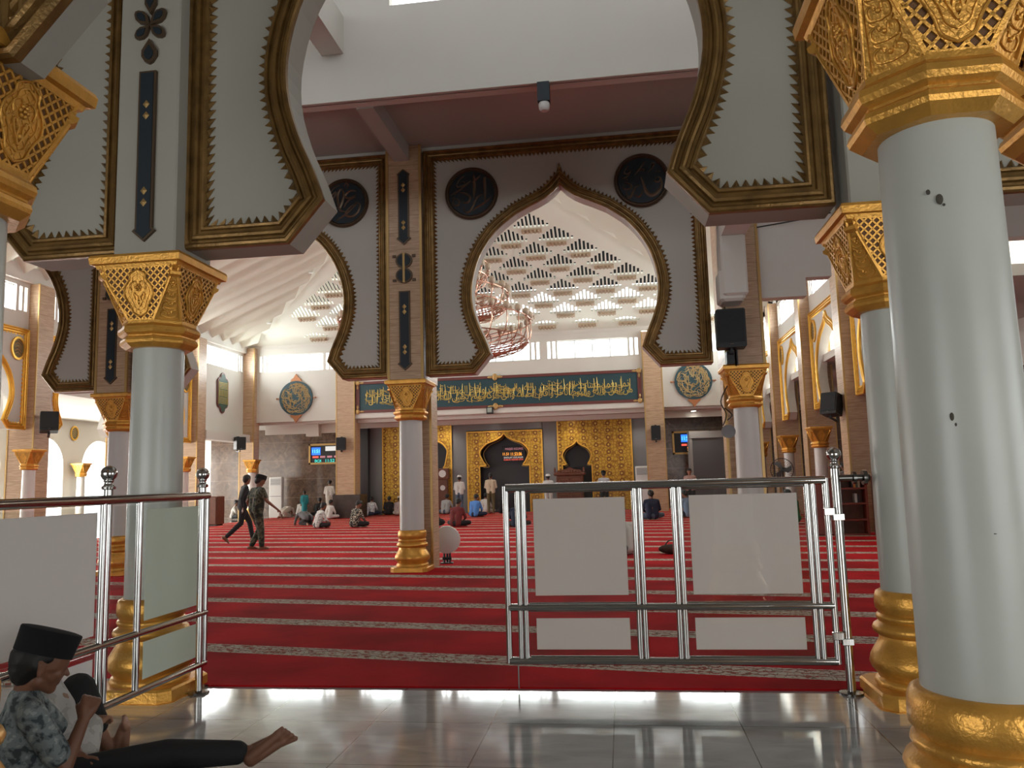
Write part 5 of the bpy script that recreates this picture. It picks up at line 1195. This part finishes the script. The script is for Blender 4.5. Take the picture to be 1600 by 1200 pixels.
def figure(label, loc, rz, J, s=1., shirt=None, pants=None, skin=SKIN, cap=None, long_sleeve=True, short_pants=False, robe=False, voxel=.017, curl=.6, hair=True, cat='person', group=None, feet=True, eyes=True, fwdf=((0, 1, 0), (0, 1, 0))):
    root = thing('person', label, cat, loc, rz, group); root.scale = (s, s, s)
    g = {k: V(v) for k, v in J.items()}
    ax = g.get('axis', V((1, 0, 0)))
    HM = Matrix.Rotation(J['hy'][0], 3, 'Z') @ Matrix.Rotation(J['hy'][1], 3, 'X') @ Matrix.Rotation(J['hy'][2], 3, 'Y')
    hc = g['head']; H = lambda x, y, z: hc + HM @ V((x, y, z))
    body = [(H(0, -.02, .03), .088, H(0, .02, .03), .084), (H(0, .0, .0), .078, H(0, .035, -.03), .062), (H(0, .03, -.03), .058, H(0, .062, -.085), .030), (H(-.03, -.01, -.06), .035, H(0, .06, -.085), .026), (H(.03, -.01, -.06), .035, H(0, .06, -.085), .026),
            (H(0, .092, .01), .011, H(0, .108, -.022), .014), (H(-.014, .09, -.028), .010, H(.014, .09, -.028), .010), (H(-.018, .082, -.052), .0095, H(.018, .082, -.052), .0095), (H(-.03, .078, .028), .012, H(.03, .078, .028), .012),
            (H(-.086, -.012, .012), .014, H(-.088, -.014, -.02), .010), (H(.086, -.012, .012), .014, H(.088, -.014, -.02), .010), (H(0, -.02, -.04), .052, g['neck'], .052)]
    P, Cc, N_ = g['pelvis'], g['chest'], g['neck']
    body += [(N_, .05, Cc, .08), (Cc, .09, P, .09)]
    sh = []; pa = []
    tw = .075
    for sx in (-1, 1):
        o_ = ax * sx * tw
        sh += [(P + o_ * 1.0, .118, Cc + o_ * 1.15, .112), (Cc + o_ * 1.15, .112, N_ + o_ * .5 + (Cc - N_) * .22, .062)]
        pa += [(P + o_, .112, P + o_ + (Cc - P) * .12, .112)]
    sh += [(N_ + (Cc - N_) * .15, .062, Cc, .11)]
    for sd, sx in (('L', -1), ('R', 1)):
        S_, E_, W_ = g['sh' + sd], g['el' + sd], g['wr' + sd]
        sh += [(N_ + (Cc - N_) * .25 + ax * sx * .06, .058, S_, .062)]
        m_ = S_.lerp(E_, .62)
        if long_sleeve: sh += chain([S_, E_, E_.lerp(W_, .93)], [.060, .046, .034])
        else: sh += chain([S_, m_], [.062, .056])
        body += chain([S_, E_, W_], [.046, .036, .025]) + hand(W_, E_, sx, curl)
        Hh, K, A_ = g['hip' + sd], g['kn' + sd], g['an' + sd]
        body += chain([Hh, K, A_], [.075, .05, .034])
        if feet: body += foot(A_, K, J.get('ft' + sd, fwdf[0 if sx < 0 else 1]))
        pa += chain([P + ax * sx * .05, Hh, K, K.lerp(A_, .9)], [.115, .098, .070, .055])
    b_ = cones_mesh('body', body, voxel, skin, root)
    sm = cones_mesh('shirt', sh, voxel * 1.05, shirt, root)
    if robe: pa += [((g['knL'] + g['knR']) / 2, .16, P, .15), ((g['anL'] + g['anR']) / 2 + V((0, 0, .08)), .14, (g['knL'] + g['knR']) / 2, .16)]
    cones_mesh('trousers', pa, voxel * 1.05, pants, root)
    if hair: cones_mesh('hair', [(H(0, -.028, .045), .091, H(0, .008, .058), .088), (H(0, -.045, -.0), .076, H(0, -.05, -.03), .058), (H(-.055, -.02, .02), .042, H(.055, -.02, .02), .042)], voxel * .9, HAIR, root)
    if cap is not None:
        a = MB(Matrix.Translation(H(0, -.01, .055)) @ HM.to_4x4() @ Matrix.Diagonal((1, 1.16, 1, 1)))
        if cap == 'white': a.lathe([(.101, -.01), (.104, .02), (.098, .055), (.075, .075), (.03, .085), (.002, .086)], 24); a.build('cap', cloth('whitecap', (.66, .65, .62)), root, 50)
        else: a.lathe([(.099, -.015), (.102, .0), (.098, .055), (.095, .082), (.085, .088), (.002, .090)], 24); a.build('cap', VELVET, root, 50)
    if eyes:
        e = MB()
        for sx in (-1, 1): e.sphere(H(sx * .031, .081, .008), .0105, 8, 6)
        e.build('eyes', HAIR, root, 60)
    return root
def stand(lean=0, arms='down', hy=(0, 0, 0)):
    J = dict(pelvis=(0, 0, .93), chest=(0, .0 + lean * .3, 1.26), neck=(0, -.005 + lean * .4, 1.44), head=(0, .01 + lean * .5, 1.585), hipL=(-.09, 0, .88), hipR=(.09, 0, .88), knL=(-.10, .02, .49), knR=(.10, .02, .49), anL=(-.10, -.01, .085), anR=(.10, -.01, .085), shL=(-.175, 0, 1.375), shR=(.175, 0, 1.375), hy=hy)
    if arms == 'down': J.update(elL=(-.225, -.02, 1.10), elR=(.225, -.02, 1.10), wrL=(-.23, .04, .86), wrR=(.23, .04, .86))
    else: J.update(elL=(-.235, -.0, 1.12), elR=(.235, -.0, 1.12), wrL=(-.07, .17, 1.12), wrR=(.05, .19, 1.14))
    return J
def sit(lean=.1, hy=(0, -.2, 0), hands='lap', tw=0):
    return dict(pelvis=(0, 0, .13), chest=(0, lean * .7, .43), neck=(0, lean * 1.2, .60), head=(0, lean * 1.7 + .02, .735), hipL=(-.09, .03, .12), hipR=(.09, .03, .12), knL=(-.34, .26, .13), knR=(.34, .26, .13), anL=(.08, .30, .075), anR=(-.10, .22, .075), ftL=(1, .1, 0), ftR=(-1, .1, 0),
                shL=(-.175, lean, .535), shR=(.175, lean, .535), elL=(-.25, lean + .07, .30), elR=(.25, lean + .07, .30), wrL=(-.12, lean + .24, .22), wrR=(.13, lean + .24, .22), hy=hy)
def bow():
    return dict(pelvis=(0, 0, .24), chest=(0, .30, .36), neck=(0, .46, .34), head=(0, .56, .25), hipL=(-.09, .0, .20), hipR=(.09, 0, .20), knL=(-.12, .30, .08), knR=(.12, .30, .08), anL=(-.10, -.10, .07), anR=(.1, -.10, .07), ftL=(0, -.6, -.2), ftR=(0, -.6, -.2),
                shL=(-.175, .40, .36), shR=(.175, .40, .36), elL=(-.24, .42, .16), elR=(.24, .42, .16), wrL=(-.16, .62, .06), wrR=(.16, .62, .06), hy=(0, -1.2, 0))
W1 = cloth('white', (.58, .56, .53)); W2 = cloth('offwhite', (.50, .46, .40)); BK = cloth('black', (.012, .012, .013)); NVY = cloth('navy', (.015, .022, .05)); GR = cloth('greenish', (.02, .22, .06))
CR = cloth('cream', (.50, .40, .29), .1); OL = cloth('olive', (.10, .075, .03)); MR = cloth('maroonshirt', (.14, .018, .018), .2); BL = cloth('blue', (.07, .20, .50), .15); TE = cloth('tealrobe', (.02, .22, .25)); GY = cloth('grey', (.12, .12, .125), .3); JN = cloth('jeans', (.08, .11, .16), .4); PK = cloth('palepink', (.45, .36, .35))
GRD = .014
# walking men
J = dict(pelvis=(0, 0, .93), chest=(0, .03, 1.26), neck=(0, .05, 1.44), head=(0, .08, 1.58), hipL=(-.09, 0, .88), hipR=(.09, 0, .88), knL=(-.09, .14, .50), knR=(.09, .06, .49), anL=(-.08, -.06, .10), anR=(.08, .09, .085), shL=(-.18, .03, 1.38), shR=(.18, .03, 1.38), elL=(-.25, -.06, 1.12), elR=(.26, .10, 1.12), wrL=(-.27, .03, .90), wrR=(.29, .30, .93), hy=(0, -.35, 0), ftL=(0, 1, -.1))
figure('man in camouflage shirt and trousers with a black cap walking barefoot on the carpet', (-8.35, 17.45, GRD), -.65, J, 1.0, CLOTHS['camo'], CLOTHS['camo'], SKIN, 'black', False, voxel=.011).scale = (1.14, 1.16, 1.0)
J2 = dict(pelvis=(0, 0, .93), chest=(0, .05, 1.26), neck=(0, .07, 1.44), head=(0, .10, 1.58), hipL=(-.09, 0, .88), hipR=(.09, 0, .88), knL=(-.09, .20, .52), knR=(.09, -.05, .50), anL=(-.08, .28, .10), anR=(.08, -.42, .16), shL=(-.18, .05, 1.38), shR=(.18, .05, 1.38), elL=(-.24, .1, 1.12), elR=(.25, -.08, 1.12), wrL=(-.25, .3, .98), wrR=(.27, -.05, .88), hy=(.5, -.1, 0), ftR=(0, .75, -.65))
figure('man in black shirt and black trousers striding behind the man in camouflage', (-9.95, 20.0, GRD), -.9, J2, 1.04, BK, BK, SKIN, None, True, voxel=.013)
F = figure
F('leftmost sitting person, in a patterned light shirt and black cap by the marble wall', (-18.0, 35.2, GRD), -1.2, sit(.1), 1., CLOTHS['paisley'], BK, SKIN, 'black')
F('person in a white shirt bowing low on the carpet beside the air conditioner', (-15.55, 35.2, GRD), -.3, bow(), 1.15, W2, W2, SKIN, None)
F('person in white with a white cap sitting next to the bowing one', (-15.15, 36.2, GRD), -.2, sit(.14), 1., W1, W1, SKIN, 'white')
F('child in a turquoise robe standing among the people sitting at left', (-14.5, 35.2, GRD), .3, stand(), .72, TE, TE, SKIN, None, robe=True)
F('person in black leaning forward behind the child in turquoise', (-14.3, 36.4, GRD), .2, sit(.2), 1., BK, BK, SKIN, None)
F('second person in black sitting at the marble wall, right of the turquoise child', (-13.6, 36.5, GRD), -.3, sit(.12), 1., NVY, BK, SKIN, None)
F('person in a loose white robe standing with head bent before the marble wall', (-13.3, 35.2, GRD), .1, stand(.1, 'fold', (0, -.35, 0)), .98, W1, W2, SKIN, None, robe=True)
F('dark haired person standing behind the white robed one, in a dark shirt', (-12.9, 36.4, GRD), .2, stand(), .74, BK, BK, SKIN, None)
F('child head and light shirt seen between the white robed person and the pillar', (-12.25, 35.9, GRD), .1, stand(), .68, PK, BK, SKIN, None)
F('person in a grey shirt bowing on the carpet left of the white patterned shirt', (-11.55, 28.4, GRD), .9, bow(), 1.1, GY, BK, SKIN, None)
F('man in a white shirt with swirling grey print sitting on the carpet', (-10.3, 26.1, GRD), -.75, sit(.13), 1.0, CLOTHS['paisley'], BK, SKIN, None)
F('man in a black and cream batik shirt sitting cross legged on the carpet', (-9.0, 26.1, GRD), -.55, sit(.1, (0, -.7, 0)), 1.05, CLOTHS['batik'], BK, SKIN, None)
F('person in plain white sitting in front of the dark pillar plinth', (-12.6, 33.2, GRD), -.3, sit(.1), .95, W1, W1, SKIN, None)
F('person in a checked shirt sitting by the grey wall, left of the pair', (-11.55, 34.85, GRD), .1, sit(.08), 1.0, CLOTHS['checks'], NVY, SKIN, None)
F('person in a checked shirt sitting by the grey wall, right of the pair', (-11.6, 35.95, GRD), -.1, sit(.08), 1.0, CLOTHS['checks'], NVY, SKIN, None)
F('person in black sitting in front of the narrow gold panel', (-10.8, 36.1, GRD), 0, sit(.08), 1.0, BK, BK, SKIN, None)
F('person in a pale shirt with a white cap sitting left of the central white column', (-10.1, 35.3, GRD), -.2, sit(.08), 1.0, PK, W2, SKIN, 'white')
F('person in white standing, showing at the left edge of the central column', (-9.85, 36.0, GRD), -.1, stand(.0, 'fold'), .95, W1, W1, SKIN, 'white')
F('person in light grey sitting left of the man with a white cap', (-8.0, 35.6, GRD), -.2, sit(.14), 1.05, cloth('lightgrey', (.36, .37, .37)), JN, SKIN, None)
F('man in a dark red shirt sitting alone on the carpet near the central pillar', (-5.35, 25.3, GRD), -.25, sit(.12, (0, -.5, 0)), 1.05, MR, BK, SKIN, None)
F('man in a white shirt and white cap standing left of the central mihrab', (-7.2, 35.0, GRD), -.1, stand(.05, 'fold', (0, -.3, 0)), 1.0, W1, JN, SKIN, 'white')
F('man in a bright blue shirt sitting on the carpet before the mihrab', (-6.0, 32.0, GRD), -.35, sit(.1, (0, -.5, 0)), 1.08, BL, NVY, SKIN, None)
F('person in white and grey sitting just right of the man in blue', (-6.15, 35.3, GRD), -.3, sit(.1), 1.05, W1, W2, SKIN, None)
F('man in a cream shirt and olive trousers standing before the mihrab', (-5.7, 34.5, GRD), .05, stand(.0, 'fold'), 1.04, CR, OL, SKIN, None)
F('person in dark clothes sitting behind the gate edge right of the man in cream', (-5.25, 34.9, GRD), -.2, sit(.1), 1.0, BK, BK, SKIN, None)
F('man in white with a white cap standing left of the pulpit', (-3.15, 34.2, GRD), 0, stand(.0, 'fold'), .97, W1, W1, SKIN, 'white')
F('man in pale shirt and dark cap standing right of the pulpit before gold', (-.75, 33.0, GRD), 0, stand(.05, 'fold', (0, -.3, 0)), 1.0, cloth('palegrey', (.42, .42, .43)), BK, SKINL, 'black')
F('man in navy sitting on the carpet seen through the clear gap of the gate', (.95, 27.2, GRD), .15, sit(.06, (0, -.2, 0)), 1.15, NVY, JN, SKIN, None)
F('man in light blue sitting behind the second steel upright of the gate', (2.25, 28.2, GRD), .7, sit(.1), 1.1, cloth('skyblue', (.22, .32, .48)), NVY, SKIN, None)
F('man in a pink brown shirt facing the camera beside the grey booth', (2.55, 31.0, GRD), 2.9, stand(.1, 'fold', (.3, -.3, 0)), 1.0, cloth('dustypink', (.36, .22, .19)), BK, SKINL, None)
F('person in white sitting close behind the first frosted gate panel', (-.02, 15.2, GRD), .2, sit(.1), 1.0, W1, GY, SKIN, None)
F('person in dark clothes sitting behind the left edge of the first gate panel', (-3.25, 24.5, GRD), 0, sit(.1), 1.0, NVY, BK, SKIN, None)
F('person in a bright green dress sitting behind the right frosted gate panel', (4.75, 23.6, GRD), .4, sit(.1), 1.12, GR, GR, SKIN, None)
F('person in a checked shirt standing beyond the bookshelves near the right column', (6.9, 26.2, GRD), .4, stand(), 1.0, CLOTHS['checks'], BK, SKIN, None)
t = thing('bag', 'black bag lying on the carpet left of the man in the dark red shirt', 'bag', (-6.15, 26.2, GRD)); a = MB(); a.sphere((0, 0, .13), .2, 14, 8, (1.3, .8, .65)); a.build('body', BK, t, 60); a = MB(); a.tube(smoothpts([(-.1, 0, .22), (0, 0, .34), (.1, 0, .22)], 4), .012, 6); a.build('strap', BLACK, t)

# ---- the two boys by the railing
root = thing('person', 'boy in grey patterned t-shirt and tall black cap sitting on the tiles, one leg stretched', 'person')
def near_boy():
    hip = V((-2.76, 3.48, .12)); Cc = V((-2.74, 3.42, .39)); N_ = V((-2.70, 3.37, .57)); hc = V((-2.645, 3.40, .675))
    yaw = -.72; HM = Matrix.Rotation(yaw, 3, 'Z') @ Matrix.Rotation(-.30, 3, 'X') @ Matrix.Scale(1.0, 3)
    H = lambda x, y, z: hc + HM @ V((x, y, z))
    body = [(H(0, -.03, .03), .096, H(0, .02, .035), .09), (H(0, .0, .0), .08, H(0, .04, -.03), .062), (H(0, .03, -.03), .056, H(0, .066, -.09), .026), (H(-.035, -.005, -.06), .034, H(0, .06, -.09), .024), (H(.035, -.005, -.06), .034, H(0, .06, -.09), .024),
            (H(0, .088, .02), .009, H(0, .118, -.022), .011), (H(-.012, .094, -.028), .009, H(.012, .094, -.028), .009), (H(-.016, .088, -.05), .008, H(.016, .088, -.05), .008), (H(-.014, .087, -.062), .008, H(.014, .087, -.062), .008), (H(-.035, .082, .03), .010, H(.035, .082, .03), .010),
            (H(-.04, .06, -.02), .03, H(-.03, .05, -.04), .03), (H(.04, .06, -.02), .03, H(.03, .05, -.04), .03),
            (H(0, -.03, -.04), .052, N_, .050), (N_, .05, Cc, .07), (Cc, .08, hip, .085)]
    shR = V((-2.60, 3.29, .49)); elR = V((-2.49, 3.37, .25)); wrR = V((-2.475, 3.47, .43))
    shL = V((-2.80, 3.52, .49)); elL = V((-2.72, 3.68, .28)); wrL = V((-2.60, 3.62, .20))
    for ear in (-1, 1): body += [(H(ear * .084, -.026, .018), .013, H(ear * .092, -.030, .012), .011), (H(ear * .092, -.030, .012), .011, H(ear * .088, -.018, -.034), .009), (H(ear * .084, -.012, .012), .012, H(ear * .086, -.012, -.02), .010)]
    body += chain([shR, elR, wrR], [.045, .036, .026]) + chain([shL, elL, wrL], [.045, .036, .026])
    # right hand: fist resting against the chin
    d = (wrR - elR).normalized(); pl = wrR + d * .045; side = V((.55, .55, .1)).normalized(); side = (side - d * side.dot(d)).normalized(); dn = d.cross(side).normalized()
    body += [(wrR, .026, pl - side * .018, .026), (wrR, .026, pl + side * .018, .024)]
    for i, o_ in enumerate((-.032, -.011, .010, .030)):
        k0 = pl + side * o_ + d * .035; k1 = k0 + dn * .034 + d * .012; k2 = k1 - d * .032 + dn * .004; k3 = k2 - dn * .022
        body += [(pl + side * o_ * .8, .017, k0, .0135), (k0, .0125, k1, .0115), (k1, .0115, k2, .0105), (k2, .010, k3, .009)]
    body += [(wrR + d * .01 - side * .02, .016, pl - side * .042 + dn * .02, .0135), (pl - side * .042 + dn * .02, .0125, pl - side * .03 + dn * .045 + d * .02, .011)]
    body += hand(wrL, elL, -1, .9)
    hR = V((-2.70, 3.50, .12)); kR = V((-2.32, 3.90, .13)); aR = V((-1.975, 4.13, .075))
    hL = V((-2.68, 3.42, .12)); kL = V((-2.30, 3.55, .11)); aL = V((-1.98, 3.72, .075))
    body += chain([hR, kR, aR], [.08, .05, .036])
    fwd = V((.80, .22, .42)).normalized()                          # foot lies on its heel pointing right
    a = aR; up_ = V((-.28, .80, .40)).normalized(); sd = fwd.cross(up_).normalized(); up_ = sd.cross(fwd).normalized()
    heel = a - up_ * .04 - fwd * .02; ball = a + fwd * .15 - up_ * .01
    body += [(a, .038, heel, .034), (heel - sd * .01, .032, ball - sd * .024, .026), (heel + sd * .01, .032, ball + sd * .024, .024), (a + up_ * .01, .038, ball + up_ * .012, .028), (ball - sd * .032, .023, ball + sd * .030, .021)]
    for i, o_ in enumerate((-.036, -.017, 0, .016, .031)): body += [(ball + sd * o_ * 1.1, .016, ball + sd * o_ * 1.5 + fwd * (.060 - .006 * i) + up_ * .004, .0150 - .0014 * i)]
    cones_mesh('body', body, .0055, SKIN, root, 2)
    sh = []; axv = (shR - shL).normalized()
    for sx in (-1, 1): sh += [(hip + axv * sx * .075, .115, Cc + axv * sx * .085, .108), (Cc + axv * sx * .085, .108, N_ + axv * sx * .04 - V((0, 0, .045)), .060)]
    sh += [(N_ - V((0, 0, .03)), .068, Cc, .11), (N_ - V((0, 0, .05)) + axv * .05, .055, shR, .060), (N_ - V((0, 0, .05)) - axv * .05, .055, shL, .060)]
    sh += chain([shR, shR.lerp(elR, .75)], [.062, .060]) + chain([shL, shL.lerp(elL, .75)], [.062, .058])
    cones_mesh('t_shirt', sh, .008, CLOTHS['sketch'], root, 3)
    tr = [(hip, .12, hip + V((.05, .05, 0)), .12)] + chain([hR, kR, aR.lerp(kR, .20)], [.10, .078, .062]) + chain([hL, kL, aL.lerp(kL, .2)], [.10, .072, .058])
    cones_mesh('trousers', tr, .01, BK, root, 3)
    hair = [(H(0, -.046, .022), .0975, H(0, -.02, .06), .096), (H(0, -.058, -.015), .075, H(0, -.06, -.045), .055), (H(-.06, -.045, .005), .040, H(.06, -.045, .005), .040), (H(-.066, -.005, .045), .034, H(.066, -.005, .045), .034)]
    cones_mesh('hair', hair, .007, HAIR, root, 2)
    a = MB(Matrix.Translation(H(0, -.012, .062)) @ HM.to_4x4() @ Matrix.Rotation(-.04, 4, 'X') @ Matrix.Diagonal((1, 1.22, 1, 1)))
    a.lathe([(.098, -.01), (.103, -.012), (.105, .03), (.109, .088), (.106, .094), (.09, .098), (.002, .101)], 48); a.build('cap', VELVET, root, 40)
    e = MB(); 
    for sx in (-1, 1): e.sphere(H(sx * .032, .070, .006), .009, 10, 8)
    e.build('eyes', HAIR, root, 60)
near_boy()
root2 = thing('person', 'boy in a pale printed shirt sitting behind the one with the tall cap', 'person')
def far_boy():
    hip = V((-2.86, 3.72, .12)); Cc = V((-2.86, 3.69, .38)); N_ = V((-2.86, 3.69, .54)); hc = V((-2.84, 3.68, .645))
    kR = V((-2.88, 3.98, .42)); aR = V((-2.78, 4.10, .09)); kL = V((-2.90, 3.90, .16)); aL = V((-2.90, 4.18, .08))
    HM = Matrix.Rotation(-.9, 3, 'Z') @ Matrix.Rotation(-.6, 3, 'X') @ Matrix.Scale(.92, 3); H = lambda x, y, z: hc + HM @ V((x, y, z))
    body = [(H(0, -.02, .03), .088, H(0, .02, .03), .084), (H(0, .03, -.03), .06, H(0, .06, -.085), .028), (H(0, .09, .01), .010, H(0, .106, -.022), .012), (H(-.09, -.01, 0), .016, H(.09, -.01, 0), .016), (H(0, -.02, -.04), .05, N_, .045), (N_, .05, Cc, .07), (Cc, .07, hip, .08)]
    shR = V((-2.78, 3.60, .42)); elR = V((-2.70, 3.70, .24)); wrR = V((-2.70, 3.86, .28)); shL = V((-2.90, 3.74, .44)); elL = V((-2.97, 3.78, .26)); wrL = V((-2.98, 3.86, .18))
    body += chain([shR, elR, wrR], [.04, .032, .024]) + hand(wrR, elR, 1, .8) + chain([shL, elL, wrL], [.04, .032, .024]) + hand(wrL, elL, -1, .8)
    body += chain([hip, kR, aR], [.07, .046, .034]) + chain([hip, kL, aL], [.07, .046, .034]) + foot(aL, kL, (.4, .9, 0))
    fwd = V((.16, .10, .98)).normalized(); a = V((-2.76, 4.12, .06)); up_ = V((-.85, -.5, .1)).normalized(); sd = fwd.cross(up_).normalized(); up_ = sd.cross(fwd).normalized()
    heel = a - up_ * .045 - fwd * .015; ball = a + fwd * .14 - up_ * .03
    body += [(aR, .034, a, .036), (a, .036, heel, .032), (heel, .031, ball, .026), (a, .034, ball + up_ * .012, .024), (ball - sd * .028, .021, ball + sd * .026, .020)]
    for i, o_ in enumerate((-.036, -.017, 0, .016, .031)): body += [(ball + sd * o_, .0155, ball + sd * o_ * 1.1 + fwd * (.035 - .004 * i) + up_ * .02, .0145 - .0014 * i)]
    cones_mesh('body', body, .007, SKINL, root2, 2)
    sh = []
    for sx in (-1, 1): sh += [(hip + V((sx * .06, 0, 0)), .11, Cc + V((sx * .07, 0, 0)), .10), (Cc + V((sx * .07, 0, 0)), .10, N_ + V((sx * .04, 0, -.03)), .055)]
    sh += chain([shR, elR, wrR.lerp(elR, .35)], [.058, .055, .052]) + chain([shL, elL], [.055, .045]) + [((-2.66, 3.70, .16), .085, (-2.72, 3.84, .27), .075), ((-2.72, 3.84, .27), .07, (-2.74, 3.78, .12), .09)]
    cones_mesh('shirt', sh, .009, CLOTHS['whiteprint'], root2, 3)
    tr = [(hip, .11, hip + V((.05, .05, 0)), .11)] + chain([hip, kR, aR.lerp(kR, .42)], [.11, .088, .066]) + chain([hip, kL, aL.lerp(kL, .3)], [.10, .075, .055])
    cones_mesh('trousers', tr, .010, BK, root2, 3)
    cones_mesh('hair', [(H(0, -.03, .04), .092, H(0, .01, .055), .088), (H(0, -.05, -.01), .07, H(0, -.05, -.03), .05)], .010, HAIR, root2, 2)
far_boy()

# ------------------------------------------------------------------ light
wd = bpy.data.worlds.new('world'); scn.world = wd; wd.use_nodes = True; bg = wd.node_tree.nodes['Background']; bg.inputs[0].default_value = (.95, .98, 1, 1); bg.inputs[1].default_value = 3.0
def area(name, loc, rot, sx, sy, power, col=(1, .98, .95)):
    l = bpy.data.lights.new(name, 'AREA'); l.shape = 'RECTANGLE'; l.size = sx; l.size_y = sy; l.energy = power; l.color = col
    o = bpy.data.objects.new(name, l); COL.objects.link(o); o.location = loc; o.rotation_euler = rot; return o
D = math.radians
# daylight entering through the openings of the building; the rear pair is added fill
NC = (.94, .985, .99)
area('daylight_clerestory_back', (-5.3, 34.6, 7.0), (D(-90), 0, 0), 21, 1.0, 1700, NC)
area('daylight_clerestory_left', (-17.5, 24, 7.0), (D(90), 0, D(-90)), 20, .9, 1700, NC)
area('daylight_clerestory_right', (6.5, 24, 7.0), (D(90), 0, D(90)), 20, .9, 1700, NC)
area('daylight_arcade', (-23.6, 26, 2.2), (D(90), 0, D(-90)), 20, 3.6, 3600, (1, .97, .9))
area("daylight_light_well", (-1, 5.6, 8.8), (D(90), 0, 0), 9, 1.1, 45, (.78, .88, 1))
area('fill_rear_left', (-6.5, -4.4, 1.6), (D(90), 0, 0), 7, 2.8, 105, (1, 1, .93))  # added fill behind unseen rear openings, brightens the porch columns
area('fill_rear_right', (6.0, -4.4, 1.6), (D(90), 0, 0), 7, 2.8, 105, (1, 1, .93))
sun = bpy.data.lights.new('sun', 'SUN'); sun.energy = 5; sun.angle = .02; sun.color = (1, .93, .8); so = bpy.data.objects.new('sun', sun); COL.objects.link(so); so.rotation_euler = (D(22), 0, D(-75))
vs = scn.view_settings; vs.view_transform = 'Standard'; vs.look = 'None'; vs.gamma = 1; vs.use_curve_mapping = False; vs.exposure = 0.0
scn.cycles.max_bounces = 8; scn.cycles.diffuse_bounces = 5; scn.cycles.transparent_max_bounces = 12; scn.cycles.sample_clamp_indirect = 6; scn.cycles.caustics_reflective = False; scn.cycles.caustics_refractive = False
